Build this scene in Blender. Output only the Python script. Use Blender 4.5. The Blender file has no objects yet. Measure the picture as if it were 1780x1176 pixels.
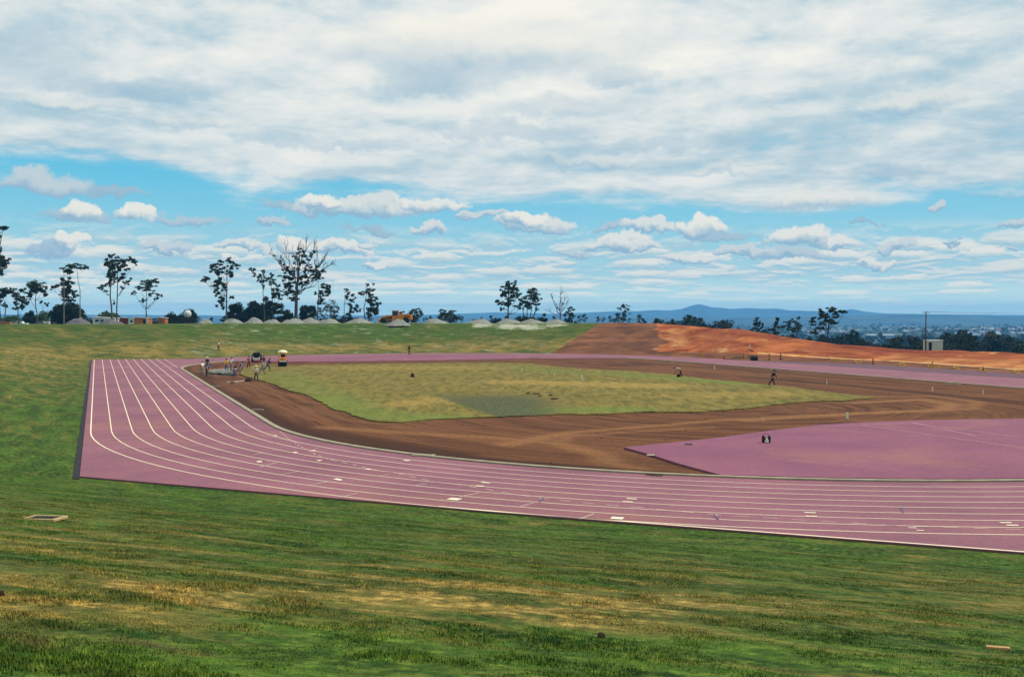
import bpy, bmesh, math, random
import numpy as np
from mathutils import Vector, Matrix, noise as mnoise
from mathutils.geometry import delaunay_2d_cdt
random.seed(7); RNG = np.random.default_rng(7)
SC = bpy.context.scene
COL = SC.collection
R_ = math.radians

# ------------------------------------------------------------------ camera
# solved from the lane lines of the running track (kerb radius 37.92 m, lanes 1.22 m)
CAM_H, YH, FPX, CX0, CY0 = 7.256, 549.4, 1817.0, 890.0, 588.0
PITCH = math.atan((CY0 - YH) / FPX)
cam_d = bpy.data.cameras.new('camera'); cam = bpy.data.objects.new('camera', cam_d); COL.objects.link(cam)
cam.location = (0, 0, CAM_H); cam.rotation_euler = (math.pi / 2 - PITCH, 0, 0)
cam_d.sensor_width = 36; cam_d.lens = 36 * FPX / 1780.0; cam_d.clip_start = 0.3; cam_d.clip_end = 60000
SC.camera = cam

# ------------------------------------------------------------------ light and exposure
SUN_TO = Vector((0.80, 0.16, 1.05)).normalized()
SUN_EL = math.asin(SUN_TO.z); SUN_AZ = math.atan2(SUN_TO.x, SUN_TO.y)
sun_d = bpy.data.lights.new('sun', 'SUN'); sun_d.energy = 3.7; sun_d.angle = R_(0.55); sun_d.color = (1.0, 0.955, 0.87)
sun = bpy.data.objects.new('sun', sun_d); COL.objects.link(sun)
sun.rotation_euler = SUN_TO.to_track_quat('Z', 'Y').to_euler(); sun.location = (0, 0, 500)
SC.view_settings.view_transform = 'Standard'; SC.view_settings.look = 'None'
SC.view_settings.exposure = 0.0; SC.view_settings.gamma = 1.0
SC.cycles.max_bounces = 5; SC.cycles.diffuse_bounces = 2; SC.cycles.volume_bounces = 1
SC.cycles.transparent_max_bounces = 6; SC.cycles.use_denoising = True

def lin(r, g, b, k=1.0):
    f = lambda v: (v / 255 / 12.92 if v <= 10 else ((v / 255 + .055) / 1.055) ** 2.4) * k
    return (f(r), f(g), f(b), 1)

# ------------------------------------------------------------------ node helpers
class NT:
    def __init__(s, tree): s.t = tree
    def n(s, typ, ins=None, **props):
        o = s.t.nodes.new('ShaderNode' + typ)
        for k, v in props.items(): setattr(o, k, v)
        if ins:
            for k, v in ins.items():
                sk = o.inputs[k]
                if isinstance(v, bpy.types.NodeSocket): s.t.links.new(v, sk)
                else: sk.default_value = v
        return o
    def m(s, op, a, b=0.0, c=0.0, clamp=False):
        o = s.n('Math', {0: a, 1: b, 2: c}, operation=op); o.use_clamp = clamp; return o.outputs[0]
    def vm(s, op, a, b=(0, 0, 0)):
        o = s.n('VectorMath', {0: a, 1: b}, operation=op)
        return o.outputs['Value'] if op in ('LENGTH', 'DOT_PRODUCT', 'DISTANCE') else o.outputs[0]
    def noise(s, vec, scale, detail=3.0, rough=0.55, dist=0.0):
        return s.n('TexNoise', {'Vector': vec, 'Scale': scale, 'Detail': detail, 'Roughness': rough, 'Distortion': dist}).outputs['Fac']
    def ss(s, x, a, b, lo=0.0, hi=1.0):
        return s.n('MapRange', {'Value': x, 'From Min': a, 'From Max': b, 'To Min': lo, 'To Max': hi}, interpolation_type='SMOOTHSTEP').outputs[0]
    def mix(s, f, a, b, mode='MIX'):
        o = s.n('Mix', {0: f, 6: a, 7: b}, data_type='RGBA', blend_type=mode); return o.outputs[2]
    def xyz(s, x, y, z): return s.n('CombineXYZ', {0: x, 1: y, 2: z}).outputs[0]
    def sep(s, v):
        o = s.n('SeparateXYZ', {0: v}); return o.outputs[0], o.outputs[1], o.outputs[2]
    def attr(s, name):
        return s.n('Attribute', attribute_name=name)

# ------------------------------------------------------------------ world: Nishita sky + cloud layers (functions of direction)
def px_dir(px, py):
    a = math.atan((px - CX0) / FPX); return a, (YH - py) / FPX * math.cos(a)
world = bpy.data.worlds.new('World'); SC.world = world; world.use_nodes = True
wt = world.node_tree; wt.nodes.clear(); W = NT(wt)
BG = 0.10
gen = W.n('TexCoord').outputs['Generated']
sky = W.n('TexSky', sky_type='NISHITA', sun_disc=False, sun_elevation=SUN_EL, sun_rotation=SUN_AZ, air_density=1.0, dust_density=0.6, ozone_density=1.0, altitude=60).outputs[0]
dx, dy, dz = W.sep(W.vm('NORMALIZE', gen))
az = W.m('ARCTAN2', dx, dy)
hyp = W.m('SQRT', W.m('ADD', W.m('MULTIPLY', dx, dx), W.m('MULTIPLY', dy, dy)))
el = W.m('DIVIDE', dz, W.m('MAXIMUM', hyp, 0.05))
elp = W.m('MAXIMUM', el, 0.0)
def cc(r, g, b, k=1.0):
    c = lin(r, g, b); return (c[0] / BG * k, c[1] / BG * k, c[2] / BG * k, 1)
# clear sky: Nishita, pulled to the cyan of the film
clear = W.mix(0.88, sky, W.mix(W.ss(el, 0.0, 0.16), cc(184, 226, 232), cc(84, 197, 232)))
clear = W.mix(W.ss(el, 0.16, 0.9), clear, W.mix(0.6, sky, cc(80, 140, 205)))
ae = W.xyz(az, el, 0.0)
warp = W.n('TexNoise', {'Vector': ae, 'Scale': 26.0, 'Detail': 5.0, 'Roughness': 0.62}).outputs['Color']
warp = W.vm('MULTIPLY', W.vm('SUBTRACT', warp, (0.5, 0.5, 0.5)), (0.075, 0.034, 0))
aew = W.vm('ADD', ae, warp)
warp2 = W.n('TexNoise', {'Vector': ae, 'Scale': 75.0, 'Detail': 4.0, 'Roughness': 0.6}).outputs['Color']
aew = W.vm('ADD', aew, W.vm('MULTIPLY', W.vm('SUBTRACT', warp2, (0.5, 0.5, 0.5)), (0.022, 0.012, 0)))
# --- far rows of small cumulus near the horizon
ly = W.m('LOGARITHM', W.m('ADD', elp, 0.022), 2.718)
lowv = W.xyz(W.m('MULTIPLY', az, 17.0), W.m('MULTIPLY', ly, 6.0), 3.3)
ln_ = W.noise(lowv, 1.15, 6.0, 0.62, 0.4)
lnu = W.noise(W.vm('ADD', lowv, (0, 0.20, 0)), 1.15, 6.0, 0.62, 0.4)
lowm = W.m('MULTIPLY', W.ss(ln_, 0.36, 0.60), W.m('MULTIPLY', W.ss(el, 0.092, 0.058), 0.90))
hz = W.ss(el, 0.0, 0.05)
lows = W.ss(W.m('ADD', W.m('SUBTRACT', ln_, lnu), W.m('MULTIPLY', W.m('SUBTRACT', ln_, .5), .6)), -0.08, 0.14)
lowc = W.mix(W.m('MULTIPLY', lows, hz), W.mix(hz, cc(176, 214, 226), cc(166, 204, 218)), cc(238, 238, 228))
col = W.mix(lowm, clear, lowc)
vv = W.vm('ADD', W.xyz(W.m('MULTIPLY', az, 21.0), W.m('MULTIPLY', ly, 5.6), 1.7), W.vm('MULTIPLY', W.vm('SUBTRACT', W.n('TexNoise', {'Vector': lowv, 'Scale': 2.6, 'Detail': 6.0, 'Roughness': 0.65}).outputs['Color'], (.5, .5, .5)), (1.5, .9, 0)))
vo = W.n('TexVoronoi', {'Vector': vv, 'Scale': 1.0, 'Randomness': 0.9}, voronoi_dimensions='2D')
vloc = W.sep(W.vm('SUBTRACT', vv, vo.outputs['Position']))[1]
vmask = W.m('MULTIPLY', W.ss(vo.outputs['Distance'], 0.56, 0.34), W.m('MULTIPLY', W.ss(el, 0.080, 0.060), W.m('GREATER_THAN', W.sep(vo.outputs['Color'])[0], 0.30)))
vcol = W.mix(W.m('MULTIPLY', W.ss(vloc, -0.32, 0.16), W.ss(el, 0.0, 0.04, .45, 1.0)), cc(170, 206, 218), cc(242, 240, 228))
col = W.mix(W.m('MULTIPLY', vmask, W.ss(el, 0.004, 0.03, 0.3, 0.92)), col, vcol)
# --- individual cumulus puffs: (px, py, rx, ry, white)
g = bpy.data.node_groups.new('puff', 'ShaderNodeTree')
for nm, st in (('P', 'NodeSocketVector'), ('Centre', 'NodeSocketVector'), ('Inv', 'NodeSocketVector'), ('White', 'NodeSocketFloat'), ('Col', 'NodeSocketColor'), ('Soft', 'NodeSocketFloat')):
    g.interface.new_socket(nm, in_out='INPUT', socket_type=st)
g.interface.new_socket('Col', in_out='OUTPUT', socket_type='NodeSocketColor'); g.interface.new_socket('P', in_out='OUTPUT', socket_type='NodeSocketVector')
gi = g.nodes.new('NodeGroupInput'); go = g.nodes.new('NodeGroupOutput'); Q = NT(g)
q = Q.vm('MULTIPLY', Q.vm('SUBTRACT', gi.outputs['P'], gi.outputs['Centre']), gi.outputs['Inv'])
qx, qy, qz = Q.sep(q)
qyb = Q.m('MULTIPLY', qy, Q.m('ADD', 1.0, Q.m('MULTIPLY', Q.m('LESS_THAN', qy, 0.0), 0.5)))
d2 = Q.m('ADD', Q.m('MULTIPLY', qx, qx), Q.m('MULTIPLY', qyb, qyb))
msk = Q.ss(d2, 1.25, Q.m('SUBTRACT', 1.25, gi.outputs['Soft']))
lit = Q.ss(Q.m('ADD', qy, Q.m('MULTIPLY', qx, 0.15)), -0.55, 0.35)
pc = Q.mix(Q.m('MULTIPLY', lit, gi.outputs['White']), cc(150, 186, 208), cc(243, 240, 228))
_res = Q.mix(Q.m('MULTIPLY', msk, 0.97), gi.outputs['Col'], pc); g.links.new(_res, go.inputs[0])
_ma = Q.n('VectorMath', {0: _res, 1: (1e-9, 1e-9, 1e-9), 2: gi.outputs['P']}, operation='MULTIPLY_ADD'); g.links.new(_ma.outputs[0], go.inputs[1])   # one cloud after the other
PUFFS = [(80, 322, 95, 22, .45), (200, 335, 60, 10, .1), (130, 378, 65, 16, .25), (135, 368, 34, 20, 1.), (238, 376, 38, 17, 1.), (330, 384, 60, 11, .3), (100, 432, 52, 12, .2), (133, 422, 32, 12, 1.),
         (285, 432, 55, 12, .55), (470, 386, 32, 9, .4), (430, 434, 45, 11, .8), (620, 360, 125, 20, .75), (560, 350, 45, 16, 1.), (755, 356, 65, 16, 1.), (840, 374, 45, 9, .6), (505, 356, 50, 10, .15),
         (655, 400, 45, 11, .15), (745, 397, 22, 11, .7), (930, 392, 78, 19, .8), (910, 384, 40, 15, 1.), (1060, 396, 30, 9, .3), (1130, 398, 55, 14, .8), (1212, 392, 42, 21, 1.), (1255, 408, 60, 10, .2),
         (1085, 425, 62, 17, .9), (1120, 432, 30, 10, .8), (1000, 442, 50, 9, .4), (1385, 412, 62, 19, .95), (1460, 424, 40, 13, .9), (1365, 440, 60, 12, .4), (1572, 428, 32, 10, .6), (1500, 385, 28, 5, .1),
         (1672, 424, 20, 4, .1), (1612, 360, 18, 9, .5), (1765, 390, 30, 9, .5), (1768, 427, 14, 5, .5), (520, 425, 40, 14, 1.), (585, 432, 65, 14, .95), (655, 458, 26, 9, 1.), (630, 424, 24, 7, .8),
         (1530, 460, 35, 9, .95), (1190, 452, 45, 10, .9), (1290, 436, 50, 12, .6)]
GREYS = [p for p in PUFFS if p[4] < .5] + [p for p in PUFFS if p[4] >= .5]
for (x, y, rx, ry, wv) in GREYS:
    a, e = px_dir(x, y); k = math.cos(a) ** 2
    nd = wt.nodes.new('ShaderNodeGroup'); nd.node_tree = g
    nd.inputs['Centre'].default_value = (a, e, 0); nd.inputs['Inv'].default_value = (FPX / (rx * k), FPX / (ry * 1.05), 0)
    nd.inputs['White'].default_value = wv; nd.inputs['Soft'].default_value = 0.85 if wv < .5 else 0.55
    wt.links.new(aew, nd.inputs['P']); wt.links.new(col, nd.inputs['Col']); col = nd.outputs[0]; aew = nd.outputs[1]
col = W.mix(1.0, col, W.mix(W.ss(el, 0.0, 0.045), (1.9, 1.65, 1.3, 1), (1, 1, 1, 1)), 'MULTIPLY')
# --- the high broken deck that covers the upper sky
dly = W.m('MULTIPLY', W.m('LOGARITHM', W.m('ADD', elp, 0.03), 2.718), 3.3)
dv = W.xyz(W.m('MULTIPLY', az, 5.0), dly, 0.7)
dn = W.noise(dv, 1.25, 9.0, 0.62, 0.12)
dnu = W.noise(W.vm('ADD', dv, (-0.05, 0.18, 0)), 1.25, 9.0, 0.62, 0.12)
dbig = W.noise(W.vm('ADD', dv, (5.2, 1.3, 0)), 0.55, 3.0, 0.5, 0.1)
bnd = W.m('ADD', 0.090, W.m('MULTIPLY', W.m('ABSOLUTE', W.m('SUBTRACT', az, 0.27)), 0.052))
wv = W.m('ADD', W.m('MULTIPLY', W.m('SUBTRACT', dn, 0.5), 0.11), W.m('MULTIPLY', W.m('SUBTRACT', dbig, 0.5), 0.05))
deckm = W.ss(W.m('ADD', W.m('SUBTRACT', el, bnd), wv), -0.004, 0.026)
holes = W.ss(W.m('ADD', dn, W.m('MULTIPLY', dbig, 0.5)), 0.53, 0.66)
up = W.ss(el, 0.14, 0.20)
deckm = W.m('MULTIPLY', deckm, W.m('ADD', 0.66, W.m('MULTIPLY', W.m('MAXIMUM', holes, W.m('MULTIPLY', up, 0.9)), 0.34)))
glow = W.m('MULTIPLY', W.ss(W.m('ABSOLUTE', W.m('SUBTRACT', az, 0.02)), 0.5, 0.0), W.ss(el, 0.12, 0.27))
dl = W.m('ADD', W.m('MULTIPLY', W.m('SUBTRACT', dn, dnu), 2.6), W.m('MULTIPLY', W.m('SUBTRACT', dbig, 0.5), 1.3))
dl = W.m('ADD', W.m('ADD', dl, W.m('MULTIPLY', glow, 0.45)), W.m('MULTIPLY', W.m('SUBTRACT', dn, 0.5), 1.2))
dc = W.mix(W.ss(dl, -0.55, 0.60), cc(174, 203, 216), cc(234, 237, 233))
dc = W.mix(W.m('MULTIPLY', W.ss(dl, 0.40, 1.1), 0.85), dc, cc(253, 250, 238))
col = W.mix(deckm, col, dc)
for (x, y, rx, ry, wv_, op) in [(850, 95, 330, 75, 1., .55), (745, 152, 120, 34, .12, .55), (880, 232, 190, 24, .08, .5), (1075, 136, 75, 26, .2, .5), (250, 158, 190, 22, .15, .4), (60, 110, 130, 60, .25, .4), (1590, 182, 130, 26, 1., .6), (1420, 350, 120, 24, .9, .7), (1250, 300, 90, 15, .8, .5), (120, 180, 120, 12, .8, .5), (330, 215, 140, 14, .7, .4), (1000, 280, 150, 16, .7, .5), (560, 250, 160, 14, .2, .4), (1150, 255, 170, 18, .12, .4), (1000, 190, 160, 22, .15, .35), (1560, 300, 110, 14, .1, .4), (1740, 330, 70, 12, .6, .5)]:
    a, e = px_dir(x, y); k = math.cos(a) ** 2; nd = wt.nodes.new('ShaderNodeGroup'); nd.node_tree = g
    nd.inputs['Centre'].default_value = (a, e, 0); nd.inputs['Inv'].default_value = (FPX / (rx * k), FPX / ry, 0); nd.inputs['White'].default_value = wv_; nd.inputs['Soft'].default_value = 1.2
    wt.links.new(aew, nd.inputs['P']); wt.links.new(col, nd.inputs['Col']); col = W.mix(op, col, nd.outputs[0]); aew = nd.outputs[1]
# below the horizon nothing but ground
bgn = W.n('Background', {'Color': col, 'Strength': BG})
wo = W.n('OutputWorld', {'Surface': bgn.outputs[0]})
world.cycles.sampling_method = 'MANUAL'; world.cycles.sample_map_resolution = 1024

# ------------------------------------------------------------------ geometry of the place
cP, sP = math.cos(PITCH), math.sin(PITCH)
def ray(px, py):
    dx = (px - CX0) / FPX; dz = -(py - CY0) / FPX
    return np.array([dx, cP + sP * dz, -sP + cP * dz])
def G(px, py, z=0.0):
    r = ray(px, py); k = (z - CAM_H) / r[2]; return np.array([r[0] * k, r[1] * k])
def at(px, py, Y):
    r = ray(px, py); k = Y / r[1]; return np.array([r[0] * k, Y, CAM_H + r[2] * k])
# stadium frame: u along the straights (away), n towards the left straight
TC = np.array([4.696, 119.608]); PHI = 1.949; TL, TR, LW = 78.07, 37.92, 1.22
TU = np.array([math.cos(PHI), math.sin(PHI)]); TN = np.array([-TU[1], TU[0]])
def Wd(a, b): return TC + a * TU + b * TN
def loc(P):
    d = np.asarray(P, float) - TC; return d @ TU, d @ TN
def arc(ca, r, t0, t1, n):   # angle measured from +u towards +n
    return [(ca + r * math.cos(t), r * math.sin(t)) for t in np.linspace(t0, t1, n)]
HL = TL / 2
def stadium(r, n=48):
    return arc(HL, r, math.pi / 2, -math.pi / 2, n) + arc(-HL, r, -math.pi / 2, -1.5 * math.pi, n)
def stadium_d(P):
    a, b = loc(P); ax = np.abs(a) - HL
    return np.where(ax > 0, np.hypot(ax, b), np.abs(b))
OUT = 49.55
tE2 = math.atan2(22.0, -85.4 + HL)
near_arc = arc(-HL, 51.6, -math.pi / 2, -(2 * math.pi - tE2), 30)
track_poly = [(-58.4, 49.3), (78.4, 49.3), (75.0, 34.0)] + arc(HL, OUT, math.radians(43), -math.pi / 2, 40) + near_arc + [(-74.9, 33.4)]
toe_poly = [(-58.4, 50.1), (79.0, 50.1), (75.6, 34.6)] + arc(HL, OUT + .4, math.radians(43), -math.pi / 2 + .12, 40) + [(26, -56.5), (19, -60.3), (-45, -60.3)] + \
    arc(-HL, 52.1, -math.pi / 2 - .2, -(2 * math.pi - tE2), 24) + [(-75.3, 33.9)]
toe_w = np.array([Wd(a, b) for a, b in toe_poly])
def poly_sd(P, poly):
    """signed distance (outside positive) and arc length of the nearest boundary point"""
    P = np.asarray(P, float); best = np.full(len(P), 1e18); inside = np.zeros(len(P), bool); s_best = np.zeros(len(P)); acc = 0.0
    for i in range(len(poly)):
        A, B = poly[i], poly[(i + 1) % len(poly)]; e = B - A; L = math.hypot(*e) + 1e-12
        w = P - A; t = np.clip((w @ e) / L ** 2, 0, 1); q = w - t[:, None] * e; dd = (q ** 2).sum(1)
        m = dd < best; best = np.where(m, dd, best); s_best = np.where(m, acc + t * L, s_best); acc += L
        c = (A[1] > P[:, 1]) != (B[1] > P[:, 1])
        with np.errstate(divide='ignore', invalid='ignore'):
            xi = A[0] + (P[:, 1] - A[1]) * e[0] / (e[1] if e[1] else 1e-12)
        inside ^= c & (P[:, 0] < xi)
    d = np.sqrt(best); return np.where(inside, -d, d), s_best
# crest height: 5.65 m round the bowl, lower along the cut on the right
def smooth(x, a, b):
    t = np.clip((x - a) / (b - a), 0, 1); return t * t * (3 - 2 * t)
CREST_PX = [(1120, 562), (1160, 563.3), (1200, 566), (1260, 570.5), (1300, 574), (1350, 581), (1400, 590), (1450, 597.5), (1500, 602), (1550, 605), (1600, 608), (1700, 611), (1780, 614), (2100, 622), (2600, 630)]
def bank_w(px): return 34.0 - 12.0 * smooth(px, 1100, 1300)
_tab = []
for px, py in CREST_PX:
    dr = np.array([(px - CX0) / FPX, 1.0]); ts = np.linspace(60, 330, 800); d, _ = poly_sd(dr[None] * ts[:, None], toe_w)
    ok = np.where((d > bank_w(np.array(px))) & (ts > 100))[0]; Yc = ts[ok[0]]
    _tab.append((px, CAM_H - (py - YH) / FPX * Yc * 1.0))
TABX = np.array([t[0] for t in _tab]); TABZ = np.array([t[1] for t in _tab]); CREST = 5.65
def ground_z(P, want=False):
    P = np.asarray(P, float).reshape(-1, 2); d, s = poly_sd(P, toe_w)
    px = np.where(P[:, 1] > 20, CX0 + FPX * P[:, 0] / np.maximum(P[:, 1], 20), np.where(P[:, 0] > 0, 2600, 0))
    a, b = loc(P)
    right = smooth(px, 1105, 1180) * smooth(P[:, 1], 60, 90)
    Hc = CREST * (1 - right) + np.interp(px, TABX, TABZ) * right
    Wb = 34.0 * (1 - right) + bank_w(px) * right
    t = np.clip((d - 0.9) / (Wb - 0.9), 0, 1.0)
    k = 0.06
    ramp = np.where(t < k, t * t / (2 * k), np.where(t > 1 - k, 1 - k - (1 - t) ** 2 / (2 * k), t - k / 2)) / (1 - k)
    z = -0.04 + 0.04 * np.clip(d / .5, 0, 1) + Hc * ramp
    past = np.maximum(d - Wb, 0)
    r = np.hypot(P[:, 0], P[:, 1])
    far = P[:, 1] > 60
    z = np.where(far, z - 1.25 * smooth(past, 9, 22) * (1 - right), z)
    fall = (past * 0.075) * right + (1 - right) * np.maximum(past - 190, 0) * 0.055
    z = np.where(far, z - np.minimum(fall, 30 + Hc), z)
    return (z, d, s, right, px, Wb, past) if want else z
def fbm2(P, sc, seed, octs=4):
    """cheap value noise on arrays"""
    rng = np.random.default_rng(seed); tab = rng.random((256, 256)); out = 0; amp = 1; tot = 0
    for o in range(octs):
        q = P * sc * 2 ** o; i = np.floor(q).astype(int); f = q - i; f = f * f * (3 - 2 * f)
        g_ = lambda a, b: tab[(i[:, 0] + a) % 256, (i[:, 1] + b) % 256]
        out = out + amp * ((g_(0, 0) * (1 - f[:, 0]) + g_(1, 0) * f[:, 0]) * (1 - f[:, 1]) + (g_(0, 1) * (1 - f[:, 0]) + g_(1, 1) * f[:, 0]) * f[:, 1]); tot += amp; amp *= .5
    return out / tot
def ground_full(P):
    P = np.asarray(P, float).reshape(-1, 2); z, d, s, right, px, Wb, past = ground_z(P, True); near = smooth(d, .6, 3.0); o0 = smooth(px, 1120, 1150) * (P[:, 1] > 60)
    z = z + near * ((fbm2(P, .45, 1) - .5) * .12 + (fbm2(P, .08, 2) - .5) * .35 * smooth(d, 3, 14)) + near * o0 * (fbm2(P, .22, 3) - .5) * 0.45 * smooth(d, 4, 10)
    return z + smooth(np.hypot(P[:, 0], P[:, 1]), 600, 1500) * (fbm2(P, .0016, 4) - .5) * 26
def gz(x, y): return float(ground_full(np.array([[x, y]]))[0])
def hit(px, py, t0=5, t1=400):
    r = ray(px, py); ts = np.concatenate([np.arange(t0, 60, .1), np.arange(60, t1, .4)])
    P = r[None] * ts[:, None]; z = ground_full(P[:, :2]); below = np.where(CAM_H + P[:, 2] <= z)[0]
    i = below[0] if len(below) else len(ts) - 1
    return np.array([P[i, 0], P[i, 1], z[i]])

# ------------------------------------------------------------------ object helpers
def tag(o, label=None, cat=None, group=None, kind=None):
    for k, v in (('label', label), ('category', cat), ('group', group), ('kind', kind)):
        if v: o[k] = v
    return o
def empty(name, p, rz=0.0, label=None, cat=None, group=None, scale=1.0):
    o = bpy.data.objects.new(name, None); COL.objects.link(o); o.location = p; o.rotation_euler = (0, 0, rz); o.scale = (scale,) * 3
    o.empty_display_size = .3
    return tag(o, label, cat, group)
def link_mesh(name, me, mats, parent=None):
    o = bpy.data.objects.new(name, me); COL.objects.link(o)
    for m_ in (mats if isinstance(mats, (list, tuple)) else [mats]): me.materials.append(m_)
    if parent is not None: o.parent = parent
    return o
def mesh_np(name, verts, faces, smooth_=False):
    """faces: (N,3) or (N,4) int array"""
    me = bpy.data.meshes.new(name); verts = np.ascontiguousarray(verts, np.float32); faces = np.ascontiguousarray(faces, np.int32)
    n, k = faces.shape
    me.vertices.add(len(verts)); me.vertices.foreach_set('co', verts.ravel())
    me.loops.add(n * k); me.loops.foreach_set('vertex_index', faces.ravel())
    me.polygons.add(n); me.polygons.foreach_set('loop_start', np.arange(0, n * k, k, dtype=np.int32)); me.polygons.foreach_set('loop_total', np.full(n, k, np.int32))
    if smooth_: me.polygons.foreach_set('use_smooth', np.ones(n, bool))
    me.update(calc_edges=True); me.validate(); return me
def set_col(me, name, arr):
    at_ = me.attributes.new(name, 'FLOAT_COLOR', 'POINT'); a4 = np.zeros((len(me.vertices), 4), np.float32); a4[:, :arr.shape[1]] = arr; at_.data.foreach_set('color', a4.ravel())
class MB:
    """collects boxes, prisms, lathes and tubes and links them as ONE mesh object"""
    def __init__(s): s.v = []; s.f = []; s.sm = []
    def add(s, vs, fs, M=None, sm=False):
        o = len(s.v)
        for v in vs:
            v = Vector(v); s.v.append(tuple(M @ v if M is not None else v))
        for f in fs: s.f.append([i + o for i in f]); s.sm.append(sm)
        return s
    def box(s, c, d, rot=(0, 0, 0), taper=1.0):
        x, y, z = d[0] / 2, d[1] / 2, d[2] / 2; t = taper
        vs = [(-x, -y, -z), (x, -y, -z), (x, y, -z), (-x, y, -z), (-x * t, -y * t, z), (x * t, -y * t, z), (x * t, y * t, z), (-x * t, y * t, z)]
        M = Matrix.Translation(c) @ Matrix.Rotation(rot[2], 4, 'Z') @ Matrix.Rotation(rot[1], 4, 'Y') @ Matrix.Rotation(rot[0], 4, 'X')
        return s.add(vs, [(0, 3, 2, 1), (4, 5, 6, 7), (0, 1, 5, 4), (1, 2, 6, 5), (2, 3, 7, 6), (3, 0, 4, 7)], M)
    def prism(s, pts, y0, y1, axis='Y', off=(0, 0, 0)):
        """outline in (x,z) extruded along y (or in (y,z) along x)"""
        n = len(pts); mk = (lambda p, y: (p[0] + off[0], y + off[1], p[1] + off[2])) if axis == 'Y' else (lambda p, y: (y + off[0], p[0] + off[1], p[1] + off[2]))
        vs = [mk(p, y0) for p in pts] + [mk(p, y1) for p in pts]
        return s.add(vs, [tuple(range(n))[::-1], tuple(range(n, 2 * n))] + [(i, (i + 1) % n, n + (i + 1) % n, n + i) for i in range(n)])
    def lathe(s, prof, c=(0, 0, 0), axis='Z', n=20):
        """prof: (radius, height) pairs"""
        vs = []; fs = []
        for r, h in prof:
            for i in range(n):
                a = 2 * math.pi * i / n; x, y = r * math.cos(a), r * math.sin(a)
                p = (x, y, h) if axis == 'Z' else ((h, x, y) if axis == 'X' else (x, h, y))
                vs.append((p[0] + c[0], p[1] + c[1], p[2] + c[2]))
        for j in range(len(prof) - 1):
            for i in range(n): fs.append((j * n + i, j * n + (i + 1) % n, (j + 1) * n + (i + 1) % n, (j + 1) * n + i))
        fs.append(tuple(range(n))[::-1]); fs.append(tuple(range((len(prof) - 1) * n, len(prof) * n)))
        return s.add(vs, fs, None, True)
    def tube(s, pts, rad, n=6):
        pts = [Vector(p) for p in pts]; m = len(pts); rad = rad if isinstance(rad, (list, tuple, np.ndarray)) else [rad] * m; o = []
        for i, p in enumerate(pts):
            t = (pts[min(i + 1, m - 1)] - pts[max(i - 1, 0)]).normalized(); a = t.orthogonal().normalized() if abs(t.z) < .98 else Vector((1, 0, 0)); a = (a - t * a.dot(t)).normalized(); b = t.cross(a)
            o += [p + (a * math.cos(2 * math.pi * k / n) + b * math.sin(2 * math.pi * k / n)) * rad[i] for k in range(n)]
        fs = [(i * n + k, i * n + (k + 1) % n, (i + 1) * n + (k + 1) % n, (i + 1) * n + k) for i in range(m - 1) for k in range(n)]
        fs += [tuple(range(n))[::-1], tuple(range((m - 1) * n, m * n))]
        return s.add(o, fs, None, True)
    def build(s, name, mat, parent=None, bevel=0.0):
        me = bpy.data.meshes.new(name); me.from_pydata(s.v, [], s.f); me.update()
        me.polygons.foreach_set('use_smooth', np.array(s.sm, bool))
        bm = bmesh.new(); bm.from_mesh(me); bmesh.ops.recalc_face_normals(bm, faces=bm.faces); bm.to_mesh(me); bm.free()
        o = link_mesh(name, me, mat, parent)
        if bevel:
            b = o.modifiers.new('bevel', 'BEVEL'); b.width = bevel; b.segments = 2; b.limit_method = 'ANGLE'; b.angle_limit = R_(50)
        return o
def copy_tree(o, parent=None):
    c = o.copy(); COL.objects.link(c); c.parent = parent
    for ch in list(o.children): copy_tree(ch, c)
    return c

# ------------------------------------------------------------------ materials
MATS = {}
def mat(name, c, rough=0.8, var=0.15, scale=3.0, metal=0.0, spec=0.25, c2=None, coord='Object'):
    if name in MATS: return MATS[name]
    m_ = bpy.data.materials.new(name); m_.use_nodes = True; t = m_.node_tree; N = NT(t); bs = t.nodes['Principled BSDF']
    co = N.n('TexCoord').outputs[coord]; nz = N.noise(co, scale, 4.0, 0.6)
    c2 = c2 or tuple(v * (1 - var * 2) for v in c[:3]) + (1,)
    cm = N.mix(N.ss(nz, 0.3, 0.7), c2, c); t.links.new(cm, bs.inputs['Base Color'])
    bs.inputs['Roughness'].default_value = rough; bs.inputs['Metallic'].default_value = metal; bs.inputs['Specular IOR Level'].default_value = spec
    MATS[name] = m_; return m_
def new_mat(name):
    m_ = bpy.data.materials.new(name); m_.use_nodes = True; t = m_.node_tree; return m_, t, NT(t), t.nodes['Principled BSDF']
def finish(m_, t, N, bs, colr, rough=0.95, bump=None, bstr=0.3, bdist=0.05, spec=0.1):
    t.links.new(colr, bs.inputs['Base Color']); bs.inputs['Roughness'].default_value = rough; bs.inputs['Specular IOR Level'].default_value = spec
    if bump is not None: t.links.new(N.n('Bump', {'Height': bump, 'Strength': bstr, 'Distance': bdist}).outputs[0], bs.inputs['Normal'])
    return m_

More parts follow.
